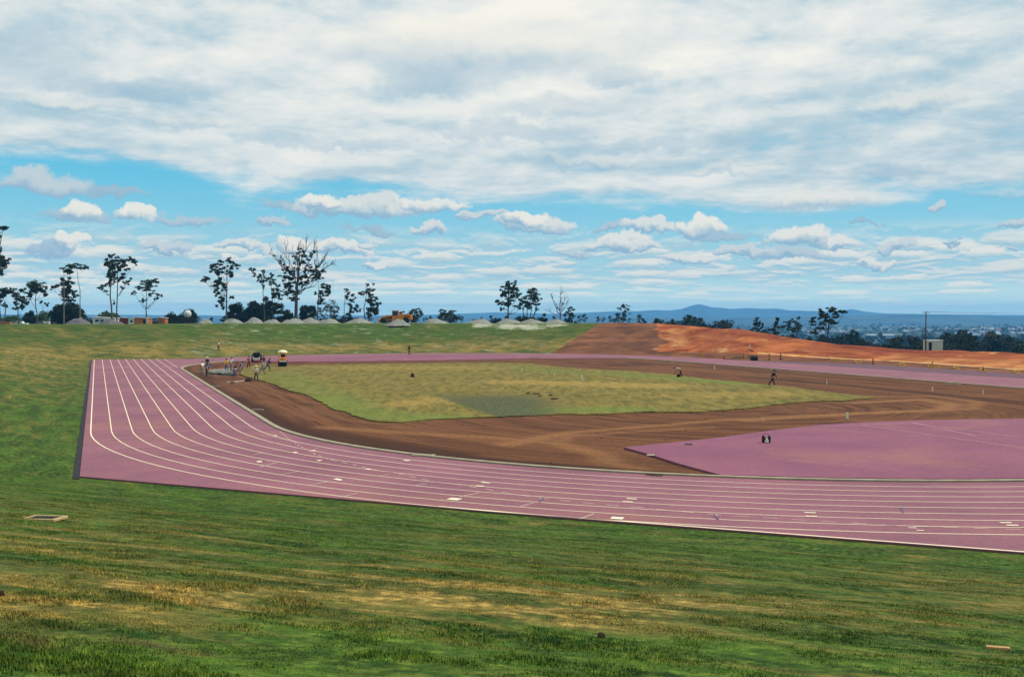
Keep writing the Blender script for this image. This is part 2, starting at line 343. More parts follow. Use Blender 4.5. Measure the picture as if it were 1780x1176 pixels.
# turf colour shared by the ground sheet and the blades standing on it
tg = bpy.data.node_groups.new('turf_colour', 'ShaderNodeTree')
for nm, st in (('Pos', 'NodeSocketVector'), ('SD', 'NodeSocketVector'), ('Dry', 'NodeSocketFloat')): tg.interface.new_socket(nm, in_out='INPUT', socket_type=st)
tg.interface.new_socket('Col', in_out='OUTPUT', socket_type='NodeSocketColor'); g.interface.new_socket('P', in_out='OUTPUT', socket_type='NodeSocketVector')
_i = tg.nodes.new('NodeGroupInput'); _o = tg.nodes.new('NodeGroupOutput'); N = NT(tg)
pos = N.vm('MULTIPLY', _i.outputs['Pos'], (1, 1, 0)); sd = _i.outputs['SD']
st = N.vm('MULTIPLY', sd, (0.42, 1.15, 0))
n_big = N.noise(pos, 0.13, 3.0, 0.55); n_mid = N.noise(st, 0.75, 5.0, 0.62, 0.6); n_fine = N.noise(pos, 4.5, 4.0, 0.65); n_mid2 = N.noise(N.vm('ADD', st, (31, 7, 0)), 0.9, 5.0, 0.65, 0.5)
brk = N.n('TexBrick', {'Vector': sd, 'Color1': (.25, .25, .25, 1), 'Color2': (.8, .8, .8, 1), 'Mortar': (.45, .45, .45, 1), 'Scale': 1.0, 'Mortar Size': 0.012, 'Brick Width': 1.9, 'Row Height': 0.46}, offset=0.5).outputs['Color']
green = N.mix(N.ss(n_mid, 0.36, 0.66), lin(28, 56, 16), lin(62, 88, 27))
green = N.mix(N.ss(n_fine, 0.42, 0.75, 0, 0.5), green, lin(120, 140, 55))
bv = N.m('MULTIPLY', N.m('SUBTRACT', N.sep(brk)[0], 0.5), 0.24)
dryf = N.m('ADD', N.m('ADD', N.m('MULTIPLY', N.m('SUBTRACT', n_mid2, 0.5), 2.0), N.m('MULTIPLY', N.m('SUBTRACT', n_big, 0.5), 1.0)), N.m('ADD', bv, N.m('MULTIPLY', N.m('SUBTRACT', n_fine, 0.5), 0.7)))
dryf = N.m('ADD', dryf, _i.outputs['Dry'])
straw = N.mix(N.ss(n_fine, 0.35, 0.7), lin(104, 88, 44), lin(166, 142, 76))
c1 = N.mix(N.ss(dryf, -0.12, 0.42), green, N.mix(N.ss(n_mid, .4, .6), lin(68, 76, 32), lin(100, 95, 45)))
c1 = N.mix(N.ss(dryf, 0.30, 0.75), c1, straw)
bare = N.ss(N.noise(N.vm('ADD', st, (3, 91, 0)), 0.8, 5.0, 0.65, 0.4), 0.60, 0.72)
c1 = N.mix(N.m('MULTIPLY', bare, 0.55), c1, lin(88, 70, 48))
n_x = N.noise(pos, 6.0, 8.0, 0.85); n_y = N.noise(N.vm('MULTIPLY', sd, (1.1, 3.2, 0)), 1.3, 6.0, 0.78)
c1 = N.mix(1.0, c1, N.mix(N.ss(n_x, .3, .7), (.5, .5, .5, 1), (1.55, 1.5, 1.42, 1)), 'MULTIPLY'); c1 = N.mix(1.0, c1, N.mix(N.ss(n_y, .34, .66), (.70, .72, .70, 1), (1.28, 1.24, 1.2, 1)), 'MULTIPLY')
tg.links.new(c1, _o.inputs[0])
def turf_col(N, pos, sd, dry):
    o = N.t.nodes.new('ShaderNodeGroup'); o.node_tree = tg
    N.t.links.new(pos, o.inputs['Pos']); N.t.links.new(sd, o.inputs['SD']); N.t.links.new(dry, o.inputs['Dry']); return o.outputs[0]

# ------------------------------------------------------------------ ground: one sheet, camera to horizon
m_ground, t, N, bs = new_mat('ground_cover')
pos = N.n('NewGeometry').outputs['Position']
z1 = N.attr('zone_a').outputs['Color']; z2 = N.attr('zone_b').outputs['Color']; sdv = N.attr('flow').outputs['Color']
earth, orange, gravel = N.sep(z1); sand, valley, dry = N.sep(z2); tanz, redz, _u = N.sep(N.attr('zone_c').outputs['Color'])
nw = N.noise(pos, 0.35, 6.0, 0.65); nf = N.noise(pos, 1.6, 5.0, 0.65); nb = N.noise(pos, 0.06, 4.0, 0.6)
stz = N.noise(N.vm('MULTIPLY', pos, (0.25, 0.25, 1.8)), 0.6, 5.0, 0.62, 0.6)
edge = lambda v, k=0.5, lo=0.42, hi=0.58: N.ss(N.m('ADD', v, N.m('MULTIPLY', N.m('SUBTRACT', nw, 0.5), k)), lo, hi)
c = turf_col(N, pos, sdv, dry)
bank_brown = N.mix(N.ss(stz, 0.3, 0.7), lin(84, 52, 36), lin(134, 86, 58)); bank_brown = N.mix(N.ss(nf, 0.55, 0.75, 0, .6), bank_brown, lin(66, 40, 30))
org = N.mix(N.ss(stz, 0.34, 0.64), lin(118, 50, 30), lin(194, 112, 60)); org = N.mix(N.ss(nb, 0.42, 0.60), org, lin(152, 80, 46))
org = N.mix(N.ss(N.noise(N.vm('MULTIPLY', pos, (1, 1, 3)), 0.12, 6.0, 0.66, 1.0), 0.56, 0.66, 0, .85), org, lin(112, 48, 34))
org = N.mix(N.ss(N.noise(N.vm('ADD', pos, (50, 0, 0)), 0.10, 6.0, 0.66, 1.2), 0.58, 0.68, 0, .9), org, lin(206, 156, 100))
org = N.mix(N.m('MULTIPLY', edge(tanz, 1.1, .3, .75), .65), org, N.mix(N.ss(stz, .3, .7), lin(168, 98, 54), lin(208, 146, 90))); org = N.mix(N.m('MULTIPLY', edge(redz, 1.2, .35, .8), .8), org, N.mix(N.ss(stz, .35, .65), lin(98, 36, 26), lin(140, 62, 40)))
c = N.mix(edge(earth), c, bank_brown); c = N.mix(edge(orange), c, org)
c = N.mix(N.m('MULTIPLY', edge(gravel, 1.7, 0.42, 0.95), 0.8), c, N.mix(N.ss(nf, 0.3, 0.7), lin(140, 142, 124), lin(204, 200, 172)))
c = N.mix(N.m('MULTIPLY', edge(sand, 1.9, .40, .95), .75), c, lin(222, 176, 116))
fo = N.noise(pos, 0.011, 6.0, 0.7); vc = N.mix(N.ss(fo, 0.38, 0.62), lin(30, 44, 30), lin(52, 66, 38)); vc = N.mix(N.ss(N.noise(N.vm('ADD', pos, (900, 0, 0)), 0.004, 4.0, 0.6), 0.60, 0.68, 0, .7), vc, lin(120, 120, 84))
c = N.mix(valley, c, vc)
gul = N.m('MULTIPLY', N.m('ADD', earth, N.m('MULTIPLY', orange, 2.0)), N.m('MULTIPLY', N.noise(pos, 0.7, 7.0, 0.72, 0.8), 4.0))
finish(m_ground, t, N, bs, c, 0.95, N.m('ADD', N.m('ADD', N.m('MULTIPLY', nf, 0.6), gul), N.m('MULTIPLY', N.noise(pos, 9.0, 3.0, 0.7), 0.4)), 0.6, 0.12)

ang = np.radians(np.concatenate([np.arange(-180, -60, 4.0), np.arange(-60, -36, 1.0), np.arange(-36, 36, 0.22), np.arange(36, 60, 1.0), np.arange(60, 180, 4.0)]))
rad = np.concatenate([[0.03, 1.3, 2.6], np.arange(3.4, 24, .3), np.arange(24, 265, .75), 265 * 1.045 ** np.arange(0, 75)])
na, nr = len(ang), len(rad)
AA, RR = np.meshgrid(ang, rad); GP = np.c_[(RR * np.sin(AA)).ravel(), (RR * np.cos(AA)).ravel()]
z, d, s, right, px, Wb, past = ground_z(GP, True)
z = ground_full(GP); rr = np.hypot(GP[:, 0], GP[:, 1])
verts = np.c_[GP, z]
ii, jj = np.meshgrid(np.arange(nr - 1), np.arange(na), indexing='ij'); j2 = (jj + 1) % na
faces = np.stack([ii * na + jj, ii * na + j2, (ii + 1) * na + j2, (ii + 1) * na + jj], -1).reshape(-1, 4)
me = mesh_np('ground', verts, faces[:, ::-1], True)
def band_dry(P, d):
    q = P[:, 1] - .45 * P[:, 0]
    return .36 * np.exp(-((q - 12.6) / 2.6) ** 2) * (1 - .65 * smooth(P[:, 0], 2, 6)) + .14 * np.exp(-((q - 18) / 3.) ** 2) - .18 * smooth(q, 10.2, 8.8) - .14 * np.exp(-((d - 4) / 6.) ** 2)
def line_side(P, p0, p1):
    """>0 right of the line p0->p1 (metres)"""
    e = p1 - p0; e = e / np.hypot(*e); w = P - p0; return w[:, 0] * e[1] - w[:, 1] * e[0]
far = GP[:, 1] > 60
b0 = hit(965, 611)[:2]; b1 = hit(1040, 563.6)[:2]
earth = far * smooth(line_side(GP, b0, b1), -.7, .7) * (px > 700)
# strip of bare soil between the far track edge and the bank, right of the grass
va = np.arctan2(GP[:, 0], GP[:, 1]); orange = far * smooth(px + (z - 2.5) * 4 + (fbm2(GP, .16, 41) - .5) * 70, 1126, 1168) * smooth(d, 3.5, 6.5)
orange *= 1 - smooth(px, 1150, 1136) * 0
sand = far * smooth(px, 1290, 1340) * np.exp(-((d - 4.8 - 1.2 * np.sin(s * .05)) / 0.75) ** 2) * 1.0 + far * np.exp(-((px - 1175) / 22) ** 2) * np.exp(-((d - 13) / 5) ** 2) * .62
gcen = [(358, 565, 16, 3), (400, 568, 26, 4), (440, 575, 22, 6), (345, 572, 10, 4), (470, 572, 24, 5), (508, 566, 22, 4), (560, 567, 22, 4), (625, 571, 26, 5), (690, 571, 24, 5), (750, 569, 22, 4), (840, 566, 30, 4), (880, 568, 36, 4.5), (925, 568, 36, 5), (965, 565, 26, 3), (600, 573, 22, 6), (660, 566, 20, 3)]
pyv = YH - (z - CAM_H) / np.maximum(GP[:, 1], 1) * FPX
gravel = np.zeros(len(GP))
for gx, gy, grx, gry in gcen:
    cpt = hit(gx, gy)[:2]; k = .95 if gx > 800 else .42
    wx, wy = grx * cpt[1] / FPX, gry * cpt[1] / FPX / .13
    gravel = np.maximum(gravel, k * np.exp(-(((GP[:, 0] - cpt[0]) / wx) ** 2 + ((GP[:, 1] - cpt[1]) / wy) ** 2)))
gravel = np.maximum(gravel, far * smooth(past, -3, 2) * smooth(past, 24, 10) * smooth(px, 280, 340) * smooth(px, 990, 960) * .55)
valley = np.maximum(smooth(rr, 420, 620), far * smooth(past, 24, 46))
dry = np.full(len(GP), 0.07)
dry += (~far) * (band_dry(GP, d))
dry += far * smooth(GP[:, 1], 60, 170) * (.06 + .34 * np.exp(-((d - 8) / 8) ** 2)) - (~far) * smooth(d, 0, 3) * 0 - far * np.exp(-((px - 620) / 220) ** 2) * smooth(d, 8, 16) * .26
dry -= smooth(GP[:, 0], -15, -21) * smooth(GP[:, 1], 130, 60) * .10
fl_u = np.where(loc(GP)[0] > 78.9, GP[:, 0] * .8 + GP[:, 1] * .5, s); fl_v = np.where(loc(GP)[0] > 78.9, GP[:, 1] * .9 - .25 * GP[:, 0], d)
set_col(me, 'zone_a', np.c_[earth, orange, gravel]); fr_ = d / np.maximum(Wb, 1)
tanz = far * np.maximum(smooth(px, 1480, 1600) * smooth(fr_, .72, .45), np.maximum(.75 * np.exp(-((px - 1178) / 26) ** 2) * smooth(fr_, .95, .8) * smooth(fr_, .15, .35), .55 * np.exp(-((px - 1240) / 60) ** 2) * np.exp(-((fr_ - .62) / .12) ** 2)))
redz = far * np.maximum(np.exp(-((px - 1560) / 150) ** 2) * np.exp(-((fr_ - .86) / .16) ** 2), np.maximum(.7 * np.exp(-((px - 1300) / 70) ** 2) * np.exp(-((fr_ - .80) / .10) ** 2), .6 * np.exp(-((px - 1430) / 90) ** 2) * np.exp(-((fr_ - .35) / .12) ** 2)))
set_col(me, 'zone_c', np.c_[tanz, redz, 0 * redz]); set_col(me, 'zone_b', np.c_[sand, valley, dry]); set_col(me, 'flow', np.c_[fl_u, fl_v, 0 * d])
ground = tag(link_mesh('ground', me, m_ground), kind='structure')

# ------------------------------------------------------------------ flat sheets
def subdiv(poly, step):
    out = []
    for i in range(len(poly)):
        A = np.array(poly[i], float); B = np.array(poly[(i + 1) % len(poly)], float); n = max(1, int(np.hypot(*(B - A)) / step))
        out += [A + (B - A) * k / n for k in range(n)]
    return out
def pip(P, poly): return poly_sd(P, np.asarray(poly))[0] < 0
def sheet(name, loops, z, material, grid=None, thick=0.0, holes=(), attrs=None, kind='structure', zfun=None):
    """flat sheet from outer loop + holes, with optional side walls down"""
    outer = np.array(loops, float); pts = [Vector(p) for p in outer]; edges = [(i, (i + 1) % len(outer)) for i in range(len(outer))]
    hs = [np.array(h, float) for h in holes]
    for h in hs:
        o = len(pts); pts += [Vector(p) for p in h]; edges += [(o + i, o + (i + 1) % len(h)) for i in range(len(h))]
    if grid:
        lo, hi = outer.min(0), outer.max(0); X, Y = np.meshgrid(np.arange(lo[0], hi[0], grid), np.arange(lo[1], hi[1], grid)); P = np.c_[X.ravel(), Y.ravel()]
        sdv_, _ = poly_sd(P, outer); ok = sdv_ < -grid * .3
        for h in hs: ok &= poly_sd(P, h)[0] > grid * .3
        pts += [Vector(p) for p in P[ok]]
    vs, es, fs, *_ = delaunay_2d_cdt(pts, edges, [], 0, 1e-5)
    V2 = np.array([tuple(v) for v in vs]); F = np.array([f for f in fs]); cen = V2[F].mean(1); ok = pip(cen, outer)
    for h in hs: ok &= ~pip(cen, h)
    F = F[ok]; a_ = V2[F]; area = (a_[:, 1, 0] - a_[:, 0, 0]) * (a_[:, 2, 1] - a_[:, 0, 1]) - (a_[:, 1, 1] - a_[:, 0, 1]) * (a_[:, 2, 0] - a_[:, 0, 0])
    F[area < 0] = F[area < 0][:, ::-1]
    zz = np.full(len(V2), z) if zfun is None else z + zfun(V2)
    V3 = np.c_[V2, zz]
    if thick:
        nb_ = len(V3); fl = []; V3 = [V3]; cnt = nb_
        for L in [outer] + hs:
            n = len(L); zt = np.full(n, z) if zfun is None else z + zfun(L)
            V3.append(np.c_[L, zt]); V3.append(np.c_[L, zt - thick])
            for i in range(n):
                j = (i + 1) % n; fl += [(cnt + i, cnt + j, cnt + n + j), (cnt + i, cnt + n + j, cnt + n + i)]
            cnt += 2 * n
        V3 = np.concatenate(V3); F = np.r_[F, np.array(fl)]
    me = mesh_np(name, V3, F)
    if attrs:
        for k, fn in attrs.items(): set_col(me, k, fn(V3[:, :2]))
    return tag(link_mesh(name, me, material), kind=kind)

# --- materials of the sheets
def rubber(name, base, dark):
    m_, t, N, bs = new_mat(name); pos = N.n('NewGeometry').outputs['Position']
    n1 = N.noise(pos, 0.16, 4.0, 0.6); n2 = N.noise(pos, 30.0, 3.0, 0.7); n3 = N.noise(N.vm('MULTIPLY', pos, (1, .4, 1)), 0.9, 5.0, 0.65)
    c = N.mix(N.ss(n1, 0.3, 0.7), base, dark); c = N.mix(N.ss(n3, 0.62, 0.80, 0, .35), c, lin(120, 76, 72)); n4 = N.noise(pos, 5.0, 8.0, 0.85); dust = N.noise(N.vm('ADD', pos, (60, 20, 0)), 0.09, 6.0, 0.68, .6)
    c = N.mix(N.ss(dust, 0.50, 0.72, 0, .45), c, lin(158, 108, 88)); c = N.mix(1.0, c, N.mix(N.ss(n4, .3, .7), (.74, .74, .74, 1), (1.24, 1.24, 1.24, 1)), 'MULTIPLY'); c = N.mix(N.ss(n2, 0.3, 0.7, 0, .35), c, lin(116, 74, 86))
    c = N.mix(N.ss(N.noise(N.vm('ADD', pos, (7, 3, 0)), 2.2, 6.0, 0.75), 0.70, 0.78, 0, .4), c, lin(92, 60, 66))
    return finish(m_, t, N, bs, c, 0.85, n2, 0.35, 0.01, 0.2)
m_track = rubber('track_rubber', lin(143, 92, 103), lin(124, 79, 91))
m_apron = rubber('apron_rubber', lin(138, 81, 101), lin(122, 70, 91))
m_paint, t, N, bs = new_mat('line_paint')
pos = N.n('NewGeometry').outputs['Position']; wn = N.noise(pos, 3.0, 5.0, 0.7)
finish(m_paint, t, N, bs, N.mix(N.ss(wn, 0.60, 0.78), lin(236, 216, 184), lin(200, 156, 144)), 0.7, None)
m_thin, t, N, bs = new_mat('faint_paint')
pos = N.n('NewGeometry').outputs['Position']; wn = N.noise(pos, 2.0, 5.0, 0.7)
finish(m_thin, t, N, bs, N.mix(N.ss(wn, 0.35, 0.7), lin(206, 168, 160), lin(178, 124, 138)), 0.7, None)
m_border = mat('dark_border', lin(44, 41, 48), 0.9, .2, 2.0, coord='Object')
m_asph2 = mat('old_asphalt', lin(104, 72, 84), 0.9, .15, .6, coord='Object')
m_conc = mat('concrete', lin(164, 152, 126), 0.85, .14, 1.3, coord='Object')
m_edge = mat('edge_soil', lin(44, 30, 24), 0.95, .2, 3.0)

# soil inside the kerb
m_dirt, t, N, bs = new_mat('infield_soil')
pos = N.n('NewGeometry').outputs['Position']; fl = N.attr('flow').outputs['Color']; zt = N.attr('zone').outputs['Color']; pale, dark, greyz = N.sep(zt)
s1 = N.noise(N.vm('MULTIPLY', fl, (0.055, 1.0, 0)), 0.85, 5.0, 0.65, 0.25); s2 = N.noise(N.vm('MULTIPLY', fl, (0.03, 1.0, 0)), 2.3, 4.0, 0.6, 0.15); nb = N.noise(pos, 0.10, 4.0, 0.6); nf = N.noise(pos, 2.4, 5.0, 0.7)
c = N.mix(N.ss(s1, 0.34, 0.66), lin(72, 43, 28), lin(114, 73, 46)); c = N.mix(N.ss(s2, 0.54, 0.68, 0, .7), c, lin(64, 40, 28)); c = N.mix(N.ss(s2, 0.46, 0.34, 0, .4), c, lin(124, 84, 54))
c = N.mix(N.ss(nb, 0.45, 0.65, 0, .5), c, lin(112, 74, 48))
c = N.mix(N.m('MULTIPLY', N.ss(N.m('ADD', pale, N.m('MULTIPLY', N.m('SUBTRACT', nf, .5), .6)), 0.25, 1.1), .7), c, lin(146, 102, 64))
c = N.mix(N.m('MULTIPLY', N.ss(N.m('ADD', dark, N.m('MULTIPLY', N.m('SUBTRACT', s1, .5), 1.0)), 0.2, 0.9), .85), c, lin(54, 33, 24))
c = N.mix(N.m('MULTIPLY', N.ss(N.m('ADD', greyz, N.m('MULTIPLY', N.m('SUBTRACT', nf, .5), .9)), 0.4, 0.7), .85), c, N.mix(N.ss(nf, .35, .65), lin(112, 112, 100), lin(176, 172, 156)))
nz_ = N.noise(pos, 3.5, 8.0, 0.85); c = N.mix(1.0, c, N.mix(N.ss(nz_, .3, .7), (.62, .62, .62, 1), (1.35, 1.33, 1.3, 1)), 'MULTIPLY'); c = N.mix(N.ss(nf, 0.6, 0.8, 0, .5), c, lin(62, 38, 28))
finish(m_dirt, t, N, bs, c, 0.97, N.m('ADD', N.m('MULTIPLY', nf, .5), N.m('MULTIPLY', s2, .8)), 0.7, 0.10)

# turf laid in the middle
m_turf, t, N, bs = new_mat('infield_turf')
pos = N.n('NewGeometry').outputs['Position']; zt = N.attr('zone').outputs['Color']; darker, pal, gr = N.sep(zt)
rp = N.vm('MULTIPLY', pos, (1.1, 0.26, 0)); n1 = N.noise(rp, 1.0, 6.0, 0.72, 0.5); n2 = N.noise(N.vm('MULTIPLY', pos, (2.2, .6, 0)), 1.5, 6.0, 0.8); n3 = N.noise(pos, 0.05, 3.0, 0.5)
c = N.mix(N.ss(n1, 0.35, 0.66), lin(84, 80, 36), lin(130, 112, 56)); c = N.mix(N.ss(n2, 0.50, 0.75, 0, .55), c, lin(110, 118, 58)); c = N.mix(N.ss(n2, 0.5, 0.3, 0, .4), c, lin(168, 148, 84))
c = N.mix(N.m('MULTIPLY', N.ss(N.m('ADD', gr, N.m('MULTIPLY', N.m('SUBTRACT', n1, .5), 1.2)), .2, .9), .6), c, lin(96, 118, 50))
c = N.mix(N.m('MULTIPLY', N.ss(N.m('ADD', pal, N.m('MULTIPLY', N.m('SUBTRACT', n1, .5), 1.0)), .2, .9), .6), c, lin(158, 130, 68))
c = N.mix(N.m('MULTIPLY', N.ss(N.m('ADD', darker, N.m('MULTIPLY', N.m('SUBTRACT', n1, .5), 1.3)), .25, .95), .85), c, N.mix(N.ss(n2, .4, .65), lin(58, 64, 50), lin(88, 94, 64)))
nt_ = N.noise(N.vm('MULTIPLY', pos, (1.6, .5, 0)), 2.4, 8.0, 0.86); c = N.mix(1.0, c, N.mix(N.ss(nt_, .3, .7), (.66, .66, .66, 1), (1.34, 1.32, 1.26, 1)), 'MULTIPLY')
finish(m_turf, t, N, bs, c, 0.95, N.noise(pos, 6.0, 3.0, .7), 0.6, 0.06)

# --- track surface (ring) and the strips beside it
outerW = [Wd(a, b) for a, b in track_poly]; innerW = [Wd(a, b) for a, b in stadium(TR)]
sheet('running_track', outerW, 0.03, m_track, thick=0.06, holes=[innerW])
sheet('edge_strip', [Wd(a, b) for a, b in [(-58.9, 49.312), (78.4, 49.312), (78.4, 49.5), (-58.7, 49.58)]], 0.0, m_border, thick=.08)  # narrow dark strip along the left edge of the slab
sheet('edge_strip', [Wd(a, b) for a, b in [(38, -49.57), (-45, -49.57), (-45, -60.1), (19, -60.1), (26, -56.4)]], 0.0, m_asph2, thick=.08)
# --- soil
pale_lines = [([(560, 742), (700, 752), (860, 760), (960, 768), (1040, 788), (1060, 800)], 1.3, .8), ([(930, 765), (985, 752), (1110, 742), (1250, 730), (1400, 722)], .9, .9), ([(970, 772), (990, 758), (1100, 750), (1240, 742)], .7, .8), ([(880, 772), (930, 762), (1000, 750)], 1.2, .9),
              ([(1480, 700), (1600, 694), (1655, 702), (1640, 712), (1560, 715), (1420, 722), (1300, 730)], 1.2, 1.), ([(1500, 690), (1620, 688), (1700, 698), (1690, 710), (1600, 716)], 1.0, .8), ([(540, 700), (500, 685), (440, 668), (400, 664)], 1.0, .55), ([(520, 705), (600, 728), (700, 742)], 1.0, .6), ([(1660, 690), (1780, 684)], 1.5, .5), ([(900, 632), (1000, 634), (1150, 640), (1300, 650)], 1.6, .6), ([(1040, 800), (1110, 815)], 1.2, .7)]
dark_lines = [([(400, 690), (470, 730), (560, 765), (700, 785), (850, 802), (1000, 815), (1140, 826)], 1.6, 1.), ([(560, 752), (680, 772), (800, 790)], 1.6, .8), ([(500, 690), (600, 735), (700, 740)], .7, .5), ([(1100, 822), (1180, 828)], 1.2, 1.), ([(1300, 655), (1500, 672), (1780, 700)], 1.8, .7), ([(1160, 634), (1340, 646), (1560, 664)], 1.5, .6), ([(350, 648), (370, 672), (420, 706)], 1.5, .7), ([(1060, 635), (1130, 632)], 2.5, .7)]
grey_lines = [([(372, 643), (400, 641)], 1.6, 1.1), ([(368, 650), (398, 648)], 1.2, 1.0), ([(400, 664), (432, 660)], .5, 1.1), ([(1010, 640), (1150, 646)], .7, .45)]
def line_field(P, lines):
    out = np.zeros(len(P))
    for pts_, w, k in lines:
        g_ = [G(*p) for p in pts_]; best = np.full(len(P), 1e9)
        for A, B in zip(g_[:-1], g_[1:]):
            e = B - A; L2 = e @ e; w_ = P - A; t_ = np.clip(w_ @ e / L2, 0, 1); q = w_ - t_[:, None] * e; best = np.minimum(best, (q ** 2).sum(1))
        out = np.maximum(out, k * np.exp(-best / w ** 2))
    return out
def soil_zone(P): return np.c_[line_field(P, pale_lines), line_field(P, dark_lines), line_field(P, grey_lines)]
def soil_flow(P):
    a, b = loc(P); th = np.where(np.abs(a) > HL, np.arctan2(np.abs(a) - HL, b) * 30, 0)
    return np.c_[np.clip(a, -HL, HL) + np.sign(a) * th * np.sign(b), TR - stadium_d(P), 0 * a]
kin = TR - 0.34
soilW = [Wd(a, b) for a, b in stadium(kin)]
sheet('infield_soil', soilW, 0.0, m_dirt, grid=0.55, attrs={'zone': soil_zone, 'flow': soil_flow}, zfun=lambda P: (fbm2(np.asarray(P), .5, 11) - .5) * .07 * smooth(TR - stadium_d(P), .4, 2))
# crumbs of soil lying loose on the graded earth
nc = 1700; CP = np.c_[RNG.uniform(-75, 60, nc), RNG.uniform(40, 172, nc)]; sdc = stadium_d(CP); okc = sdc < TR - .6
_tp = np.array([G(*p) for p in [(499, 636), (417, 651), (478, 669), (670, 734), (880, 725), (1223, 717), (1524, 691), (1240, 660), (963, 637), (860, 630)]]); _ap = np.array([G(*p) for p in [(1085, 780), (1240, 764), (1585, 733), (1960, 728), (2300, 860), (1262, 832)]])
okc &= ~pip(CP, _tp) & ~pip(CP, _ap) & (fbm2(CP, .12, 61) > .46); CP = CP[okc]; base_o = np.array([(1, 0, 0), (-1, 0, 0), (0, 1, 0), (0, -1, 0), (0, 0, 1), (0, 0, -.3)], float); oct_f = np.array([(0, 2, 4), (2, 1, 4), (1, 3, 4), (3, 0, 4), (2, 0, 5), (1, 2, 5), (3, 1, 5), (0, 3, 5)])
szc = .025 + .07 * RNG.random(len(CP)) ** 3; Vc = base_o[None] * (szc[:, None, None] * (.6 + .7 * RNG.random((len(CP), 6, 1)))); Vc = Vc + np.c_[CP, np.zeros(len(CP))][:, None, :]; Fc = (oct_f[None] + 6 * np.arange(len(CP))[:, None, None]).reshape(-1, 3)
m_crumb = mat('soil_crumbs', lin(92, 58, 38), .97, .25, .8)
tag(link_mesh('soil_crumbs', mesh_np('soil_crumbs', Vc.reshape(-1, 3), Fc), m_crumb), kind='stuff')
# --- turf
turf_px = [(499, 636), (480, 634.5), (455, 633), (438, 636), (422, 640), (417, 651), (435, 657), (454, 662), (478, 669.5), (504, 680), (530, 686), (551, 696), (575, 710), (599, 717), (628, 727), (651, 733), (670, 734.5), (701, 735), (742, 730), (813, 727), (880, 725), (916, 724), (975, 721), (1047, 721), (1118, 717), (1185, 717), (1223, 717), (1240, 715),
           (1298, 711), (1347, 704), (1401, 699), (1466, 697), (1524, 691.5), (1466, 685.6), (1369, 672.7), (1280, 664), (1240, 660.5), (1166, 651), (1094, 645), (1023, 642), (963, 637), (920, 632), (860, 630.5), (740, 631.5), (640, 633), (560, 634.5)]
tl = subdiv([G(*p) for p in turf_px], 0.5); tl = [p + np.array([mnoise.noise((p[0] * .9, p[1] * .9, 0)), mnoise.noise((p[0] * .9, p[1] * .9, 9))]) * .28 for p in tl]
def turf_zone(P):
    L0, L1 = G(757, 691.5), G(850, 722.5); side = line_side(P, L0, L1) ; dpt = P[:, 1]
    Yt = G(800, 689)[1]; Yb = G(800, 726)[1]
    darker = smooth(side, .25, -.4) * smooth(dpt, Yt + 10, Yt - 7) * smooth(P[:, 0], G(1050, 700)[0], G(880, 700)[0]) * .95  # darker turf beyond a slanting edge, fading with depth and to the right
    darker = np.maximum(darker, .45 * line_field(P, [([(740, 682), (830, 690)], 2.0, 1.), ([(900, 700), (1040, 692)], 1.6, 1.), ([(1190, 664), (1290, 672)], 1.2, .8), ([(440, 650), (480, 645), (560, 650)], 1.5, .8)]))
    gr = line_field(P, [([(560, 690), (650, 725), (760, 728)], 4, .8), ([(900, 715), (1100, 712)], 2.5, 1.), ([(1060, 650), (1300, 668)], 3, .8), ([(480, 650), (520, 670), (600, 700)], 5, .6), ([(900, 640), (1000, 650)], 4, .6)])
    pal = line_field(P, [([(640, 640), (800, 640)], 10, .6), ([(900, 665), (1150, 672)], 5, .9), ([(700, 705), (760, 695)], 4, .7), ([(1200, 690), (1350, 685)], 5, .6)])
    return np.c_[darker, pal, gr]
sheet('infield_turf', tl, 0.085, m_turf, grid=0.8, thick=0.10, attrs={'zone': turf_zone}, zfun=lambda P: (fbm2(np.asarray(P), .4, 12) - .5) * .05)
# --- jumping aprons of the same rubber
apron_px = [(1085, 780), (1130, 775.3), (1240, 764), (1340, 750.5), (1430, 740), (1500, 736), (1585, 733), (1680, 730.8), (1780, 729.5), (1960, 728)]
ap = [G(*p) for p in apron_px] + [Wd(a, b) for a, b in arc(-HL, TR - .55, -2.05, -(2 * math.pi - math.atan2(22, -30.3)), 26)]
ap += [G(1290, 832.4), G(1262, 830), G(1238, 824.5), G(1180, 808.5), G(1130, 792.5)]
sheet('jumping_apron', ap, 0.10, m_apron, thick=0.14)
fa = [Wd(a, b) for a, b in [(55.6, 21)] + arc(HL, TR - .4, math.radians(53), -math.radians(62), 30) + [(55.6, -36)] + [(57.5, -20), (54.8, -2), (56.6, 12)]]
fa = [Wd(a, b) for a, b in arc(HL, TR - .4, math.radians(50), -math.radians(58), 30)] + [G(1085, 622.6), G(1000, 623.2), G(910, 623.6), G(840, 625), G(748, 626.8), G(580, 628.5), G(500, 629)]
sheet('jumping_apron', fa, 0.06, m_apron, thick=0.09)

